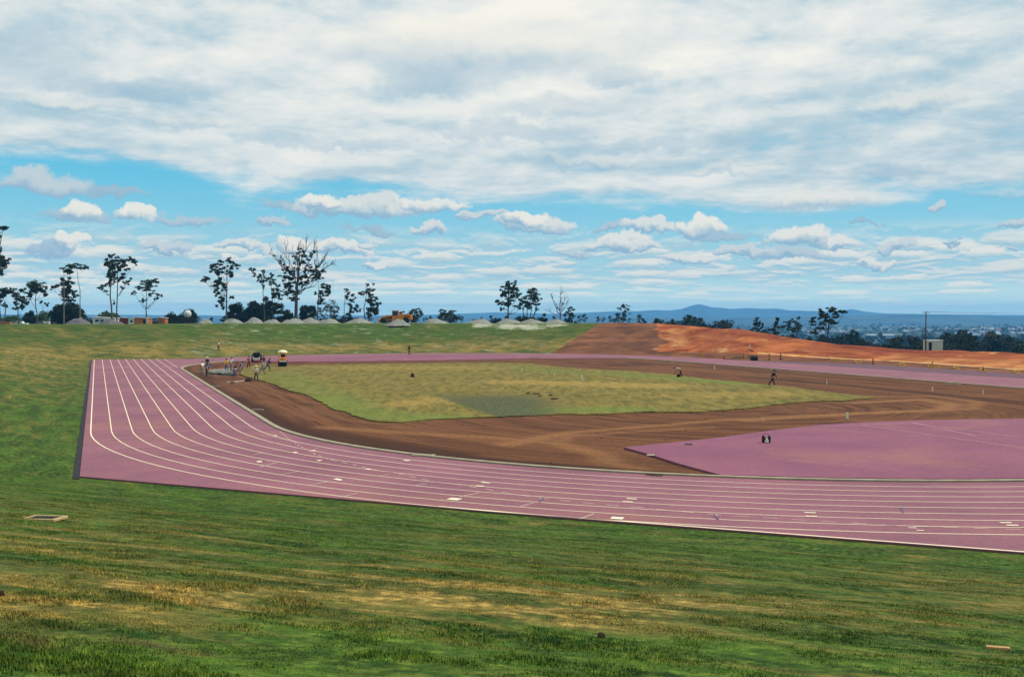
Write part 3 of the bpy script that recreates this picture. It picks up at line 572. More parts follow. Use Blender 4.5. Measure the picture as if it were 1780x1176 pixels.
# --- kerb
def sweep(mb, path, w, z0, z1, closed=True):
    """rectangular section along a path; w = offset inwards (list of points inner)"""
    n = len(path); vs = []
    for (o, i_) in zip(path, w): vs += [(o[0], o[1], z0), (o[0], o[1], z1), (i_[0], i_[1], z1), (i_[0], i_[1], z0)]
    fs = []
    for k in range(n if closed else n - 1):
        a = k * 4; b = ((k + 1) % n) * 4
        fs += [(a, b, b + 1, a + 1), (a + 1, b + 1, b + 2, a + 2), (a + 2, b + 2, b + 3, a + 3)]
    mb.add(vs, fs)
mb = MB(); st_o = subdiv([Wd(a, b) for a, b in stadium(TR - .005, 60)], 2.0); st_i = [p for p in st_o]
def inward(p, dd):
    a, b = loc(p); c = np.clip(a, -HL, HL); v = np.array([a - c, b]); L = np.hypot(*v); v = v * (L - dd) / L; return Wd(c + v[0], v[1])
sweep(mb, st_o, [inward(p, .33) for p in st_o], -.06, .105)
tag(mb.build('kerb', m_conc), kind='structure')

# --- painted lines
mb = MB(); ZL = 0.036
def ribbon(mb, pts, w, z=ZL, closed=False):
    pts = [np.array(p, float) for p in pts]; n = len(pts); vs = []
    for i, p in enumerate(pts):
        t = pts[(i + 1) % n] - pts[i - 1] if closed else pts[min(i + 1, n - 1)] - pts[max(i - 1, 0)]
        t = t / (np.hypot(*t) + 1e-9); q = np.array([-t[1], t[0]]) * w / 2; vs += [(p[0] + q[0], p[1] + q[1], z), (p[0] - q[0], p[1] - q[1], z)]
    mb.add(vs, [(2 * i, 2 * i + 1, 2 * ((i + 1) % n) + 1, 2 * ((i + 1) % n)) for i in range(n if closed else n - 1)])
for k in range(0, 10):
    r = TR + LW * k + .03
    loc_pts = [(78.3, r), (HL, r), (0, r)] + arc(-HL, r, math.pi / 2, 1.5 * math.pi, 70) 
    if k == 0: loc_pts = [(78.3, r), (HL + 12, r), (HL + 6, r)]
    ribbon(mb, [Wd(a, b) for a, b in loc_pts], .062 if k < 9 else .075)
e_in = [Wd(a, b) for a, b in near_arc[::-1]]; 
edge_pts = [Wd(-58.4 + (-74.9 + 58.4) * k, 49.3 + (33.4 - 49.3) * k) for k in (.80, .9, .98)] + e_in
ribbon(mb, [inward(p, .10) for p in edge_pts], .12)
lines = tag(mb.build('lane_lines', m_paint), kind='structure')
mb = MB()
def pxseg(mb, a, b, w, z=ZL + .005): ribbon(mb, [G(a[0], a[1], z), G(b[0], b[1], z)], w, z)
for a, b in [((487.6, 823.9), (520.3, 818.4)), ((533.9, 842.9), (567.9, 836.8)), ((597.8, 862), (621, 856.5)), ((652, 827), (676.7, 823.9)), ((718.5, 843.5), (741.6, 840)), ((798.8, 862.5), (832.8, 855.7)), ((903, 880), (927, 873.4)), ((1007.9, 901), (1033, 892)), ((452, 811), (482, 803)), ((440, 790), (456, 787))]: pxseg(mb, a, b, .07)
# dashed line where the runners leave their lanes
dash = [(487, 750), (503, 763), (527, 778), (548, 789), (575, 799), (610, 806), (640, 814), (680, 820), (720, 829), (760, 838), (800, 842), (845, 850), (900, 859.5), (960, 868), (1040, 876), (1100, 880.5), (1180, 888), (1240, 894), (1300, 897.5), (1380, 902.5), (1480, 908.5), (1560, 913), (1640, 916), (1740, 919), (1790, 920)]
dg = [G(x, y, ZL) for x, y in dash]; acc = np.concatenate([[0], np.cumsum([np.hypot(*(dg[i + 1] - dg[i])) for i in range(len(dg) - 1)])]); dg = np.array(dg)
tt = 0.0
while tt < acc[-1] - .6:
    q = np.linspace(tt, tt + .5, 3); ribbon(mb, np.c_[np.interp(q, acc, dg[:, 0]), np.interp(q, acc, dg[:, 1])], .07, ZL + .006); tt += 1.0
tag(mb.build('start_marks', mat('worn_paint', lin(210, 182, 164), .7, .12, 3.0)), kind='structure')
mb = MB()
for a, b in [((171.5, 765.5), (340, 746.4)), ((340, 746.4), (465, 737.5)), ((190.6, 778.4), (340, 774)), ((340, 774), (400, 771)), ((159, 747), (340, 741)), ((340, 741), (450, 736)), ((156.9, 721), (340, 717.9)), ((340, 717.9), (420, 714.5)), ((452, 755), (520, 769)), ((400, 771), (515, 768))] + [((165.3, 639.8), (178, 635.8)), ((182, 639.8), (194, 636.4)), ((199, 640), (210, 636)), ((215, 639), (226, 635.5)), ((231.5, 639), (243, 635.5)), ((248, 639), (258, 635)), ((264.5, 639), (274, 635)), ((280, 639), (290, 635.3)), ((293, 639), (302, 636))]: pxseg(mb, a, b, .06)
tag(mb.build('cross_lines', m_thin), kind='structure')
mb = MB()
for a, b in [((1498.5, 738), (1780, 778)), ((1584, 734), (1697, 757)), ((1584, 734), (1780, 760)), ((1430, 741), (1584, 734.3))]: pxseg(mb, a, b, .07, .106)
tag(mb.build('sector_lines', m_thin), kind='structure')
# lane boxes: white blocks with a dark bar, staggered on the bend
m_blue = mat('blue_paint', lin(96, 78, 112), .7, .1, 3.0)
mb = MB(); mb2 = MB()
for i, (x, y, w_, h_) in enumerate([(451, 802, .55, .34), (588, 833, .75, .34), (513, 786, .5, .3), (478, 757, .5, .3), (545, 783, .5, .3), (555, 800, .4, .3), (640, 815, .4, .3), (707, 800, .5, .3), (790, 867, .62, .55), (845, 838.5, .55, .25), (834, 844.5, .5, .25), (1073, 900, .55, .5), (1098, 866.5, .5, .22), (1091, 871.8, .5, .22), (1408, 890.5, .5, .2), (1410.5, 897, .5, .2), (1748, 908, .5, .2), (1760, 912.5, .5, .2), (1586, 917, .33, .14), (1600, 921.5, .3, .12), (1243, 895, .2, .12)]):
    w_ *= .8; h_ *= .8; p = G(x, y, ZL); v = p - Wd(-HL, 0); v = v / np.hypot(*v); tv = np.array([-v[1], v[0]])
    if i in (0, 1, 2, 3, 4, 5): tv = tv * .9 + v * .2
    c_ = [p + tv * a * w_ / 2 + v * b * h_ / 2 for a, b in ((-1, -1), (1, -1), (1, 1), (-1, 1))]
    mb.add([(q[0], q[1], ZL + .011) for q in c_], [(0, 1, 2, 3)])
    if i in (0, 1, 8, 9, 11, 12, 14, 16, 18):
        q0 = p - v * (h_ / 2 + .09); c_ = [q0 + tv * a * w_ / 3 + v * b * .06 for a, b in ((-1, -1), (1, -1), (1, 1), (-1, 1))]; mb2.add([(q[0], q[1], ZL + .014) for q in c_], [(0, 1, 2, 3)])
for a, b in [((1241, 893), (1248, 902)), ((1566.5, 881), (1569.5, 890)), ((938, 872), (945, 864))]: pxseg(mb2, a, b, .08, ZL + .012)
tag(mb.build('lane_boxes', m_paint), kind='structure'); tag(mb2.build('lane_ticks', m_blue), kind='structure')

# ------------------------------------------------------------------ grass on the near bank (real blades)
NG = 820000
ry_ = 4.6 + 44 * RNG.random(NG) ** 1.7; rx_ = (RNG.random(NG) * 2 - 1) * (ry_ * .56 + 1.5)
P0 = np.c_[rx_, ry_]; clump = fbm2(P0, 2.2, 21, 3); patch = fbm2(P0, .35, 22, 3)
keep = RNG.random(NG) < np.clip(.30 + 2.2 * (clump - .45) + .8 * (patch - .4), .08, 1); P0 = P0[keep]; clump = clump[keep]; patch = patch[keep]
zz, dd, ssv, *_ = ground_z(P0, True); ok = dd > .25; P0 = P0[ok]; zz = zz[ok]; dd = dd[ok]; ssv = ssv[ok]; clump = clump[ok]; patch = patch[ok]
zz = ground_full(P0)
n = len(P0); hgt = .44 * (.018 + .05 * np.clip(clump - .3, 0, 1) * 1.6 + .035 * np.clip(patch - .5, 0, 1)) * (.6 + .8 * RNG.random(n)) * (1 + .25 * smooth(P0[:, 1] - .45 * P0[:, 0], 10.5, 8) * smooth(patch, .5, .62))
az_ = RNG.random(n) * 2 * np.pi; lean = (RNG.random(n) * .9 + .15) * hgt; wdt = .0035 + .0035 * RNG.random(n) + P0[:, 1] * .00022
ca, sa = np.cos(az_), np.sin(az_); base = np.c_[P0, zz - .012]
v0 = base + np.c_[-sa * wdt, ca * wdt, 0 * wdt]; v1 = base - np.c_[-sa * wdt, ca * wdt, 0 * wdt]; v2 = base + np.c_[ca * lean, sa * lean, hgt + .012]
V = np.stack([v0, v1, v2], 1).reshape(-1, 3); me = mesh_np('grass', V, np.arange(3 * n).reshape(-1, 3))
dryb = np.full(n, .07) + band_dry(P0, dd) + (RNG.random(n) - .5) * .35
set_col(me, 'flow', np.repeat(np.c_[ssv, dd, 0 * dd], 3, 0)); set_col(me, 'zone_b', np.repeat(np.c_[dryb * 0, dryb * 0, dryb], 3, 0))
m_grass, t, N, bs = new_mat('grass_blades')
pos = N.n('NewGeometry').outputs['Position']; rnd = N.n('NewGeometry').outputs['Random Per Island']
c = turf_col(N, pos, N.attr('flow').outputs['Color'], N.sep(N.attr('zone_b').outputs['Color'])[2])
c = N.mix(1.0, c, N.mix(rnd, (1.15, 1.12, 1.0, 1), (2.0, 1.8, 1.6, 1)), 'MULTIPLY'); finish(m_grass, t, N, bs, c, .8)
tag(link_mesh('grass', me, m_grass), kind='stuff')

# ------------------------------------------------------------------ far country: hills, valley forest, town
m_hill, t, N, bs = new_mat('hazed_hill_forest')  # forest colour shifted to blue-grey, the haze of distance put into the surface
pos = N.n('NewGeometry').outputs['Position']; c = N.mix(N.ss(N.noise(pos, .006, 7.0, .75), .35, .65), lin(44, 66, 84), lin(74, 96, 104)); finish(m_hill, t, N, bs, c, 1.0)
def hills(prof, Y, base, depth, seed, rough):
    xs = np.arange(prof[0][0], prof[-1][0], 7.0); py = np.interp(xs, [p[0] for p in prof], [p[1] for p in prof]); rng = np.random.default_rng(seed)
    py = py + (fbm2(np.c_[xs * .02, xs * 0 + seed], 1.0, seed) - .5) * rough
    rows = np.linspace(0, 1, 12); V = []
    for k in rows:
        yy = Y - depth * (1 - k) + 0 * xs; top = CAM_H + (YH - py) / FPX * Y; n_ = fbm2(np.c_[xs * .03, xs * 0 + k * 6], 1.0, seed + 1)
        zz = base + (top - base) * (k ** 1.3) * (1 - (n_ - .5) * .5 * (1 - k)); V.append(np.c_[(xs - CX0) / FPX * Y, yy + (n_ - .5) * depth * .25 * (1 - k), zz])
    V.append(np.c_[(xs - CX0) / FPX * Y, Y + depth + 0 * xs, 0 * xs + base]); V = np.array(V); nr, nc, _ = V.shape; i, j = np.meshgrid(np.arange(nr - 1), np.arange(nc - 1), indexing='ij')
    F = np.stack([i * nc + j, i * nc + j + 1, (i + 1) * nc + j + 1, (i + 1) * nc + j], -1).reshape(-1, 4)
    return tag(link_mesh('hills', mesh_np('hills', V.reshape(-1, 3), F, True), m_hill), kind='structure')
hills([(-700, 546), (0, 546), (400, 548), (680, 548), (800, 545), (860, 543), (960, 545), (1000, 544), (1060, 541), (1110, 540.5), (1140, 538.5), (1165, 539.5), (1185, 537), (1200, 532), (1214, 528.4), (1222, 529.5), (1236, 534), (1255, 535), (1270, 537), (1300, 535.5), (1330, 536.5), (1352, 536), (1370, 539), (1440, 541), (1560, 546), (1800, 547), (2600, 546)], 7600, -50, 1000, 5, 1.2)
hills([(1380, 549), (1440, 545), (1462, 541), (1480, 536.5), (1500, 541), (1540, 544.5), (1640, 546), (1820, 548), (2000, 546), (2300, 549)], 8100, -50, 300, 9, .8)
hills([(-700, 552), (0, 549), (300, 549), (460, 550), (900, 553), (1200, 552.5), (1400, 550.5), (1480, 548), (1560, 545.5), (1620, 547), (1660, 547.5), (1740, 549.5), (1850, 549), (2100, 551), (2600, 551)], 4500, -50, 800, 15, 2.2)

# ---- foliage mesh helpers
def rand_dirs(n):
    v = RNG.normal(size=(n, 3)); return v / np.linalg.norm(v, axis=1)[:, None]
def leaf_quads(C, size, aspect=2.1, droop=.5):
    """one leaf spray (a bent quad) per centre"""
    n = len(C); a = rand_dirs(n); a[:, 2] -= droop; a /= np.linalg.norm(a, axis=1)[:, None]; b = np.cross(a, rand_dirs(n)); b /= np.linalg.norm(b, axis=1)[:, None] + 1e-9
    s = (size * (.6 + .8 * RNG.random(n)))[:, None]; a = a * s; b = b * s / aspect
    V = np.stack([C - a, C + b * .9 - a * .1, C + a, C - b * .9 - a * .1], 1).reshape(-1, 3); return V, np.arange(4 * n).reshape(-1, 4)
def leaf_mat(name, c1, c2, c3):
    m_, t, N, bs = new_mat(name); g_ = N.n('NewGeometry'); oi = N.n('ObjectInfo').outputs['Random']
    c = N.mix(g_.outputs['Random Per Island'], c1, c2); c = N.mix(N.ss(N.noise(g_.outputs['Position'], .55, 3.0, .6), .45, .7), c, c3)
    c = N.mix(1.0, c, N.mix(oi, (.8, .85, .85, 1), (1.15, 1.1, 1.0, 1)), 'MULTIPLY'); return finish(m_, t, N, bs, c, .75, None, spec=.15)
m_gum = leaf_mat('gum_leaves', lin(28, 38, 22), lin(46, 58, 30), lin(58, 68, 38))
m_bush = leaf_mat('scrub_leaves', lin(16, 26, 14), lin(28, 42, 20), lin(36, 50, 22))
m_lime = leaf_mat('light_scrub_leaves', lin(44, 66, 28), lin(66, 92, 38), lin(84, 106, 46))
m_purp = leaf_mat('bare_scrub', lin(70, 58, 66), lin(92, 78, 84), lin(80, 72, 66))
m_bark = mat('gum_bark', lin(96, 84, 76), .9, .22, 1.2); m_bark2 = mat('pale_gum_bark', lin(140, 122, 108), .9, .2, .8); m_bark3 = mat('dark_bark', lin(62, 50, 44), .95, .2, 1.2)

# valley forest: far canopy that reads as one mass
nf_ = 5200
Yv = 480 * np.exp(RNG.random(nf_) * 2.35); pxv = -250 + RNG.random(nf_) * 2400; Xv = (pxv - CX0) / FPX * Yv; Pv = np.c_[Xv, Yv]
keep = (fbm2(Pv, .004, 31) > .44) | (Yv < 1000); keep &= ~((np.abs(pxv - 1528) < 30) & (Yv > 1500) & (Yv < 2350)); keep &= (pxv > 1290) | (Yv > 950); Xv, Yv, Pv = Xv[keep], Yv[keep], Pv[keep]
zv = ground_full(Pv)
nl = 16; hv = 6 + 7 * RNG.random(len(Pv)); dirs = rand_dirs(len(Pv) * nl).reshape(-1, nl, 3) * np.array([.62, .62, .5]); C = np.c_[Pv, zv + hv * .6][:, None, :] + dirs * hv[:, None, None] * (.4 + .6 * RNG.random((len(Pv), nl, 1)))
sz = np.repeat(hv * .26, nl); V, F = leaf_quads(C.reshape(-1, 3), sz, 1.3, .1)
tag(link_mesh('forest', mesh_np('forest', V, F), m_bush), kind='stuff')

# town in the valley
m_roofs = [mat('roof_pale', lin(150, 156, 162), .6, .05, .2), mat('roof_grey', lin(112, 120, 130), .6, .05, .2), mat('roof_red', lin(116, 78, 70), .7, .08, .2)]
m_wallw = mat('weatherboard', lin(160, 160, 158), .8, .08, .3)
far_ground = gz
house_me = []
for k in range(6):
    w, l, h = 8 + 1.2 * k % 3, 12 + (k * 2.3) % 6, 2.8; mb = MB(); mb.box((0, 0, h / 2), (l, w, h)); nb = len(mb.f); o_ = .5
    mb.add([(-l / 2 - o_, -w / 2 - o_, h), (l / 2 + o_, -w / 2 - o_, h), (l / 2 + o_, w / 2 + o_, h), (-l / 2 - o_, w / 2 + o_, h), (-l / 2 + (k % 2) * 2, 0, h + 2.6), (l / 2 - (k % 2) * 2, 0, h + 2.6)], [(0, 1, 5, 4), (2, 3, 4, 5), (1, 2, 5), (3, 0, 4), (0, 3, 2, 1)])
    me = bpy.data.meshes.new('house'); me.from_pydata(mb.v, [], mb.f); me.materials.append(m_wallw); me.materials.append(m_roofs[[0, 0, 1, 0, 2, 1][k]])
    for i, p_ in enumerate(me.polygons): p_.material_index = 0 if i < nb else 1
    house_me.append(me)
hr = random.Random(3); nh = 0
for i in range(2500):
    x = hr.choice([hr.uniform(1490, 1590), hr.uniform(1590, 1800), hr.uniform(1660, 1800), hr.uniform(1380, 1480)]); y = hr.gauss(575, 5) if x > 1600 else hr.gauss(574, 5)
    if not 562 < y < 592 or nh >= 150: continue
    if 1490 < x < 1570 and 577 < y: continue
    zt = -28; r = ray(x, y); k = (zt - CAM_H) / r[2]
    for _ in range(6): zt = far_ground(r[0] * k, r[1] * k); k = (zt - CAM_H) / r[2] if r[2] < 0 else k
    X, Y = r[0] * k, r[1] * k
    if not 700 < Y < 3750: continue
    o = bpy.data.objects.new('town_house', house_me[hr.randrange(6)]); COL.objects.link(o); o.location = (X, Y, far_ground(X, Y) + .2); o.rotation_euler = (0, 0, hr.uniform(-.6, .6)); o.scale = (hr.uniform(.8, 1.15),) * 3
    tag(o, 'small pale-roofed house among the dark trees of the far valley', 'house', 'houses of the valley town'); nh += 1
X, Y = (1527 - CX0) / FPX * 2150, 2150; wz = CAM_H - (588 - YH) / FPX * Y - .5
wh = empty('warehouse', (X, Y, wz), .06, 'long low warehouse with a pale roof standing in the valley trees', 'warehouse')
mb = MB(); mb.box((0, 0, 3), (54, 30, 8)); mb.build('wall', mat('grey_cladding', lin(140, 150, 160), .7, .05, .1), wh)
mb = MB(); mb.add([(-28, -16, 7.05), (28, -16, 7.05), (28, 16, 7.05), (-28, 16, 7.05), (-28, 0, 9.6), (28, 0, 9.6)], [(0, 1, 5, 4), (2, 3, 4, 5), (1, 2, 5), (3, 0, 4), (0, 3, 2, 1)]); mb.build('roof', mat('warehouse_roof', lin(150, 160, 168), .6, .1, .05), wh)
X2 = (1524 - CX0) / FPX * 1700; wz2 = CAM_H - (597 - YH) / FPX * 1700
wh = empty('warehouse', (X2, 1700, wz2), .1, 'tall narrow pale building in front of the long white warehouse roof', 'building')
mb = MB(); mb.box((0, 0, 4), (9, 9, 8)); mb.build('wall', m_wallw, wh); mb = MB(); mb.box((0, 0, 8.3), (10, 10, .6)); mb.build('roof', m_roofs[0], wh)

# ------------------------------------------------------------------ haze: one even volume round everything
mh = bpy.data.materials.new('air'); mh.use_nodes = True; t = mh.node_tree; t.nodes.clear(); N = NT(t)
pv = N.n('VolumePrincipled', {'Color': (.17, .53, 1.0, 1), 'Density': 1.5e-4, 'Anisotropy': 0.0}); N.n('OutputMaterial', {'Volume': pv.outputs[0]})
mb = MB(); mb.box((0, 0, (-80 + 100) / 2), (17200, 17200, 180)); hz_o = tag(mb.build('haze', mh), kind='stuff')

# ------------------------------------------------------------------ trees
def limb_pts(a, b, sag, n=6):
    a, b = np.array(a, float), np.array(b, float); k = np.linspace(0, 1, n)[:, None]; p = a + (b - a) * k; L = np.linalg.norm(b - a)
    p[:, 2] += -sag * L * np.sin(np.pi * k[:, 0]) ; p[1:-1] += RNG.normal(size=(n - 2, 3)) * L * .03; return p
def tree(name, label, bx, Y, cl, w=2.4, bend=0.0, fork=.45, leaf=.24, dens=5.0, bark=None, leafm=None, twigs=None, cat='tree', group=None, multi=0, by=None):
    """cl: foliage clumps (px, py, rx, ry) seen in the photo; built in metres at depth Y"""
    p0 = at(bx, by if by else 562, Y); z0 = gz(p0[0], Y); root = empty(name, (p0[0], Y, z0 - .05), 0, label, cat, group)
    mpp = Y / FPX; O = np.array([p0[0], Y, z0])
    cs = []
    for (x, y, rx, ry) in cl:
        q = at(x, y, Y) - O; rx *= 1.22; ry *= 1.22; rm = rx * mpp; q[1] += RNG.normal() * max(rm, .4) * 1.3; cs.append((q, rm, max(rm * .8, ry * mpp), ry * mpp))
    ztop = max(c[0][2] for c in cs); fz = ztop * fork
    top = max(cs, key=lambda c: c[0][2] - abs(c[0][0]) * .6)[0]
    mb = MB(); r0 = w * mpp
    trunks = []
    for k in range(max(1, multi)):
        off = 0 if multi < 2 else (k - (multi - 1) / 2) * (1.4 if multi < 4 else .9)
        tgt = np.array([top[0] * (.35 if multi < 2 else .3) + off * 1.3, RNG.normal() * .3, max(fz, 1.0)])
        b0 = np.array([off * .35, 0, -.3]); pts = [b0 + (tgt - b0) * t_ + np.array([bend * mpp * math.sin(math.pi * t_) , RNG.normal() * .03, 0]) for t_ in np.linspace(0, 1, 7)]
        pts += [tgt + (np.array(top) * np.array([1, .5, 1]) - tgt) * t_ * (1 if k == 0 or multi < 2 else .7) + RNG.normal(size=3) * .12 for t_ in (.33, .66, .95)]
        rr_ = [r0 * v for v in np.concatenate([[1.25], np.linspace(1, .66, 6), (.5, .33, .16)])]
        trunks.append((np.array(pts), np.array(rr_))); mb.tube(pts, rr_, 7)
    for q, rx, ryd, rz in cs:
        tp, tr = trunks[int(RNG.integers(len(trunks)))] if multi < 2 else min(trunks, key=lambda T: abs(T[0][6][0] - q[0]))
        hd = abs(q[0]) ; zat = min(max(q[2] - .75 * hd - rz, fz * .62), ztop * .93)
        i = int(np.argmin(np.abs(tp[:, 2] - zat))); a = tp[i]; Lb = np.linalg.norm(q - a)
        rb = min(tr[i] * .55, .025 + Lb * .018)
        if Lb > .5: mb.tube(limb_pts(a, q, .08), np.linspace(rb, .018, 6), 5)
        for _ in range(2 if rx > .6 else 1):
            e = q + rand_dirs(1)[0] * np.array([rx, ryd, rz]) * .8; mb.tube([a + (q - a) * .72, q * .5 + (a + (q - a) * .85) * .5, e], [max(rb * .45, .014), .016, .008], 4)
    if twigs: twigs(mb, trunks, r0, mpp, O)
    mb.build('trunk', bark or m_bark, root)
    Vs = []
    for q, rx, ryd, rz in cs:
        n = int(max(16, dens * (rx / mpp) * (rz / mpp) * 1.25)); u = rand_dirs(n) * (RNG.random(n) ** .45)[:, None]
        # each clump is itself a few lumps with gaps between them
        nl_ = max(4, int(4 + rx * 3.2)); lump = rand_dirs(nl_) * (RNG.random(nl_) ** .4 * 1.05)[:, None]; u = .36 * u * np.array([1.2, 1.2, .8]) + lump[RNG.integers(nl_, size=n)] * (.9 + .25 * RNG.random(n))[:, None]
        Vs.append(q + u * np.array([rx, ryd, rz]))
    if Vs:
        V, F = leaf_quads(np.concatenate(Vs), leaf, 2.0, .5); link_mesh('crown', mesh_np('crown', V, F), leafm or m_gum, root)
    return root
def bush(name, label, bx, Y, wpx, toppx, leafm=None, dens=1.0, group=None, lobes=None, base=None):
    p0 = at(bx, 562, Y); z0 = gz(p0[0], Y); mpp = Y / FPX; root = empty(name, (p0[0], Y, z0 - .05), 0, label, 'bush' if 'bush' in name else 'tree', group)
    H = (CAM_H + (YH - toppx) * mpp) - z0; W2 = wpx * mpp / 2; mb = MB(); Vs = []
    n = int(lobes or max(9, W2 * H * 2.2))
    for i in range(n):
        x = RNG.uniform(-1, 1); hcap = math.sqrt(max(0, 1 - x * x * .92)); zc = RNG.uniform(.18, .86) * H * (.35 + .65 * hcap); r = RNG.uniform(.16, .30) * min(H, W2 * 1.3)
        q = np.array([x * (W2 - r * .7), RNG.uniform(-.7, .7) * W2, min(zc, H - r * .85)]); mb.tube(limb_pts((q[0] * .15, q[1] * .15, 0), q, .1, 5), np.linspace(.10, .02, 5), 5)
        m_ = int(dens * 95 * (r / .8) ** 2) + 20; u = rand_dirs(m_) * (RNG.random(m_) ** .35)[:, None]; Vs.append(q + u * r * np.array([1.1, 1.1, .95]))
    mb.build('trunk', m_bark3, root); V, F = leaf_quads(np.concatenate(Vs), .24, 1.7, .3); link_mesh('crown', mesh_np('crown', V, F), leafm or m_bush, root); return root
def twig_fan(branches, depth=3):
    def f(mb, trunks, r0, mpp, O):
        def grow(a, d, L, r, lev):
            n = 4; pts = [a]; dd_ = np.array(d, float)
            for k in range(n):
                dd_ = dd_ + RNG.normal(size=3) * .13 + np.array([0, 0, .05]); dd_ /= np.linalg.norm(dd_); pts.append(pts[-1] + dd_ * L / n)
            mb.tube(pts, np.linspace(r, r * .45, n + 1), 5)
            if lev > 0:
                for _ in range(3):
                    i = int(RNG.integers(1, n + 1)); nd = dd_ + RNG.normal(size=3) * .5; nd /= np.linalg.norm(nd); grow(pts[i], nd, L * RNG.uniform(.4, .65), r * .5, lev - 1)
        for (x0, y0, x1, y1, r) in branches:
            Y = O[1]; a = at(x0, y0, Y) - O; b = at(x1, y1, Y) - O; a[1] = 0; b[1] = RNG.normal() * 1.2; pts = limb_pts(a, b, .06, 6); mb.tube(pts, np.linspace(r, r * .35, 6), 6)
            for k in range(4):
                i = int(RNG.integers(2, 6)); d = pts[-1] - pts[-3]; d = d / np.linalg.norm(d) + RNG.normal(size=3) * .35 + np.array([0, 0, .2]); grow(pts[i], d / np.linalg.norm(d), np.linalg.norm(b - a) * RNG.uniform(.25, .45), r * .38, depth - 2)
            grow(pts[-1], (pts[-1] - pts[-2]) / np.linalg.norm(pts[-1] - pts[-2]), np.linalg.norm(b - a) * .3, r * .35, depth - 2)
    return f
GT = 'gum_tree'
tree(GT, 'tall gum tree cut off by the left edge of the view', -9, 255, [(3, 396, 8, 5), (-3, 408, 6, 5), (4, 452, 7, 5), (0, 468, 7, 8), (-18, 415, 12, 16), (-18, 455, 12, 18)], w=3)
tree(GT, 'low clumpy gum tree with two thin trunks beside the left edge', 5, 265, [(5, 508, 12, 9), (15, 511, 7, 6), (6, 530, 5, 4), (-6, 515, 8, 8)], w=1.2, multi=2, fork=.6)
tree(GT, 'narrow gum tree of loose dark clumps behind the white station wagon', 33, 270, [(25, 502, 4, 4), (40, 505, 4, 6), (28, 515, 9, 6), (36, 522, 7, 7), (22, 527, 5, 4), (42, 531, 4, 9), (31, 534, 5, 4)], w=1.2)
tree(GT, 'umbrella-crowned gum tree with a curved trunk, left of the round dark bush', 62, 275, [(60, 494, 12, 5), (57, 502, 11, 5), (68, 505, 10, 5), (52, 510, 7, 4), (75, 510, 6, 4), (81, 500, 4, 3), (48, 517, 5, 3), (66, 497, 9, 4)], w=1.3, bend=3)
tree(GT, 'spindly dying gum tree with a few leaf tufts left of the round dark bush', 80, 290, [(74, 524, 3, 2), (79, 527, 3, 2), (82, 530, 2.5, 2)], w=.7)
tree(GT, 'slim pale-trunked gum tree with a flat tuft standing before the round dark bush', 111, 258, [(112, 469, 9, 3.5), (122, 468, 4, 2), (105, 490, 7, 5), (97, 497, 6, 3), (92, 500, 4, 3), (115, 474, 6, 3)], w=1.1, bark=m_bark2, fork=.72)
tree(GT, 'bushier gum tree rising behind the slim pale trunk and round bush', 118, 285, [(120, 490, 8, 8), (116, 502, 9, 8), (124, 505, 7, 8), (131, 512, 5, 6), (110, 515, 7, 5), (127, 521, 6, 4), (116, 520, 6, 5)], w=1.4)
tree(GT, 'tall slender gum tree with a long bare trunk and small flat top', 139, 262, [(138, 463, 11, 3.5), (132, 462, 5, 3.5), (146, 464, 4, 3), (138, 466, 6, 2.5)], w=1.0, bark=m_bark2, fork=.62, multi=1)
tree(GT, 'gum tree with stacked dark clumps, left one of the close tall pair', 193, 268, [(193, 447, 7, 5), (190, 455, 7, 6), (200, 460, 6, 6), (188, 466, 6, 5), (192, 476, 7, 6), (187, 480, 4, 5), (196, 486, 6, 6), (190, 493, 5, 4), (185, 500, 6, 4), (180, 505, 4, 2), (176, 503, 2, 1.5), (197, 524, 2.5, 3)], w=1.7, bend=2)
tree(GT, 'gum tree with a leaning spray of clumps, right one of the close tall pair', 204, 262, [(205, 447, 4, 2), (210, 455, 8, 6), (222, 448, 5, 4), (229, 452, 5, 4), (236, 457, 3, 3), (213, 465, 7, 5), (205, 470, 6, 5), (210, 478, 5, 5), (204, 484, 5, 5), (221, 466, 3, 3), (222, 490, 4, 5), (226, 484, 2, 2), (211, 500, 3, 3)], w=1.4, bend=-1)
tree(GT, 'open spreading gum tree standing behind the orange end of the site hut', 256, 272, [(253, 490, 9, 3.5), (262, 488, 8, 3.5), (270, 494, 7, 3.5), (245, 498, 8, 3.5), (256, 503, 8, 3.5), (240, 500, 5, 3), (232, 509, 4, 3), (262, 510, 5, 3), (275, 511, 4, 3), (270, 518, 4, 3), (247, 522, 4, 3), (282, 514, 2.5, 2)], w=1.4, fork=.4)
tree(GT, 'lopsided gum tree leaning left above the pale gravel heaps', 394, 262, [(395, 450, 6, 3), (403, 455, 5, 4), (410, 462, 5, 4), (405, 465, 5, 4), (375, 460, 7, 4), (385, 457, 5, 4), (370, 467, 6, 5), (382, 470, 7, 6), (395, 475, 6, 5), (403, 480, 6, 4), (365, 485, 7, 4), (375, 488, 8, 5), (385, 492, 7, 5), (357, 486, 4, 2.5), (370, 497, 6, 3), (390, 500, 6, 5), (380, 505, 5, 4), (379, 513, 5, 4), (388, 521, 6, 6), (401, 517, 4, 3), (386, 532, 5, 6)], w=1.6, bark=m_bark)
tree(GT, 'thin half-bare gum tree left of the great dead-topped gum', 459, 280, [(438, 469, 5, 3.5), (443, 477, 4, 3), (454, 480, 5, 3.5), (457, 472, 4, 3), (458, 487, 5, 4), (450, 488, 3, 2), (460, 497, 3, 3)], w=1.1, bend=1)
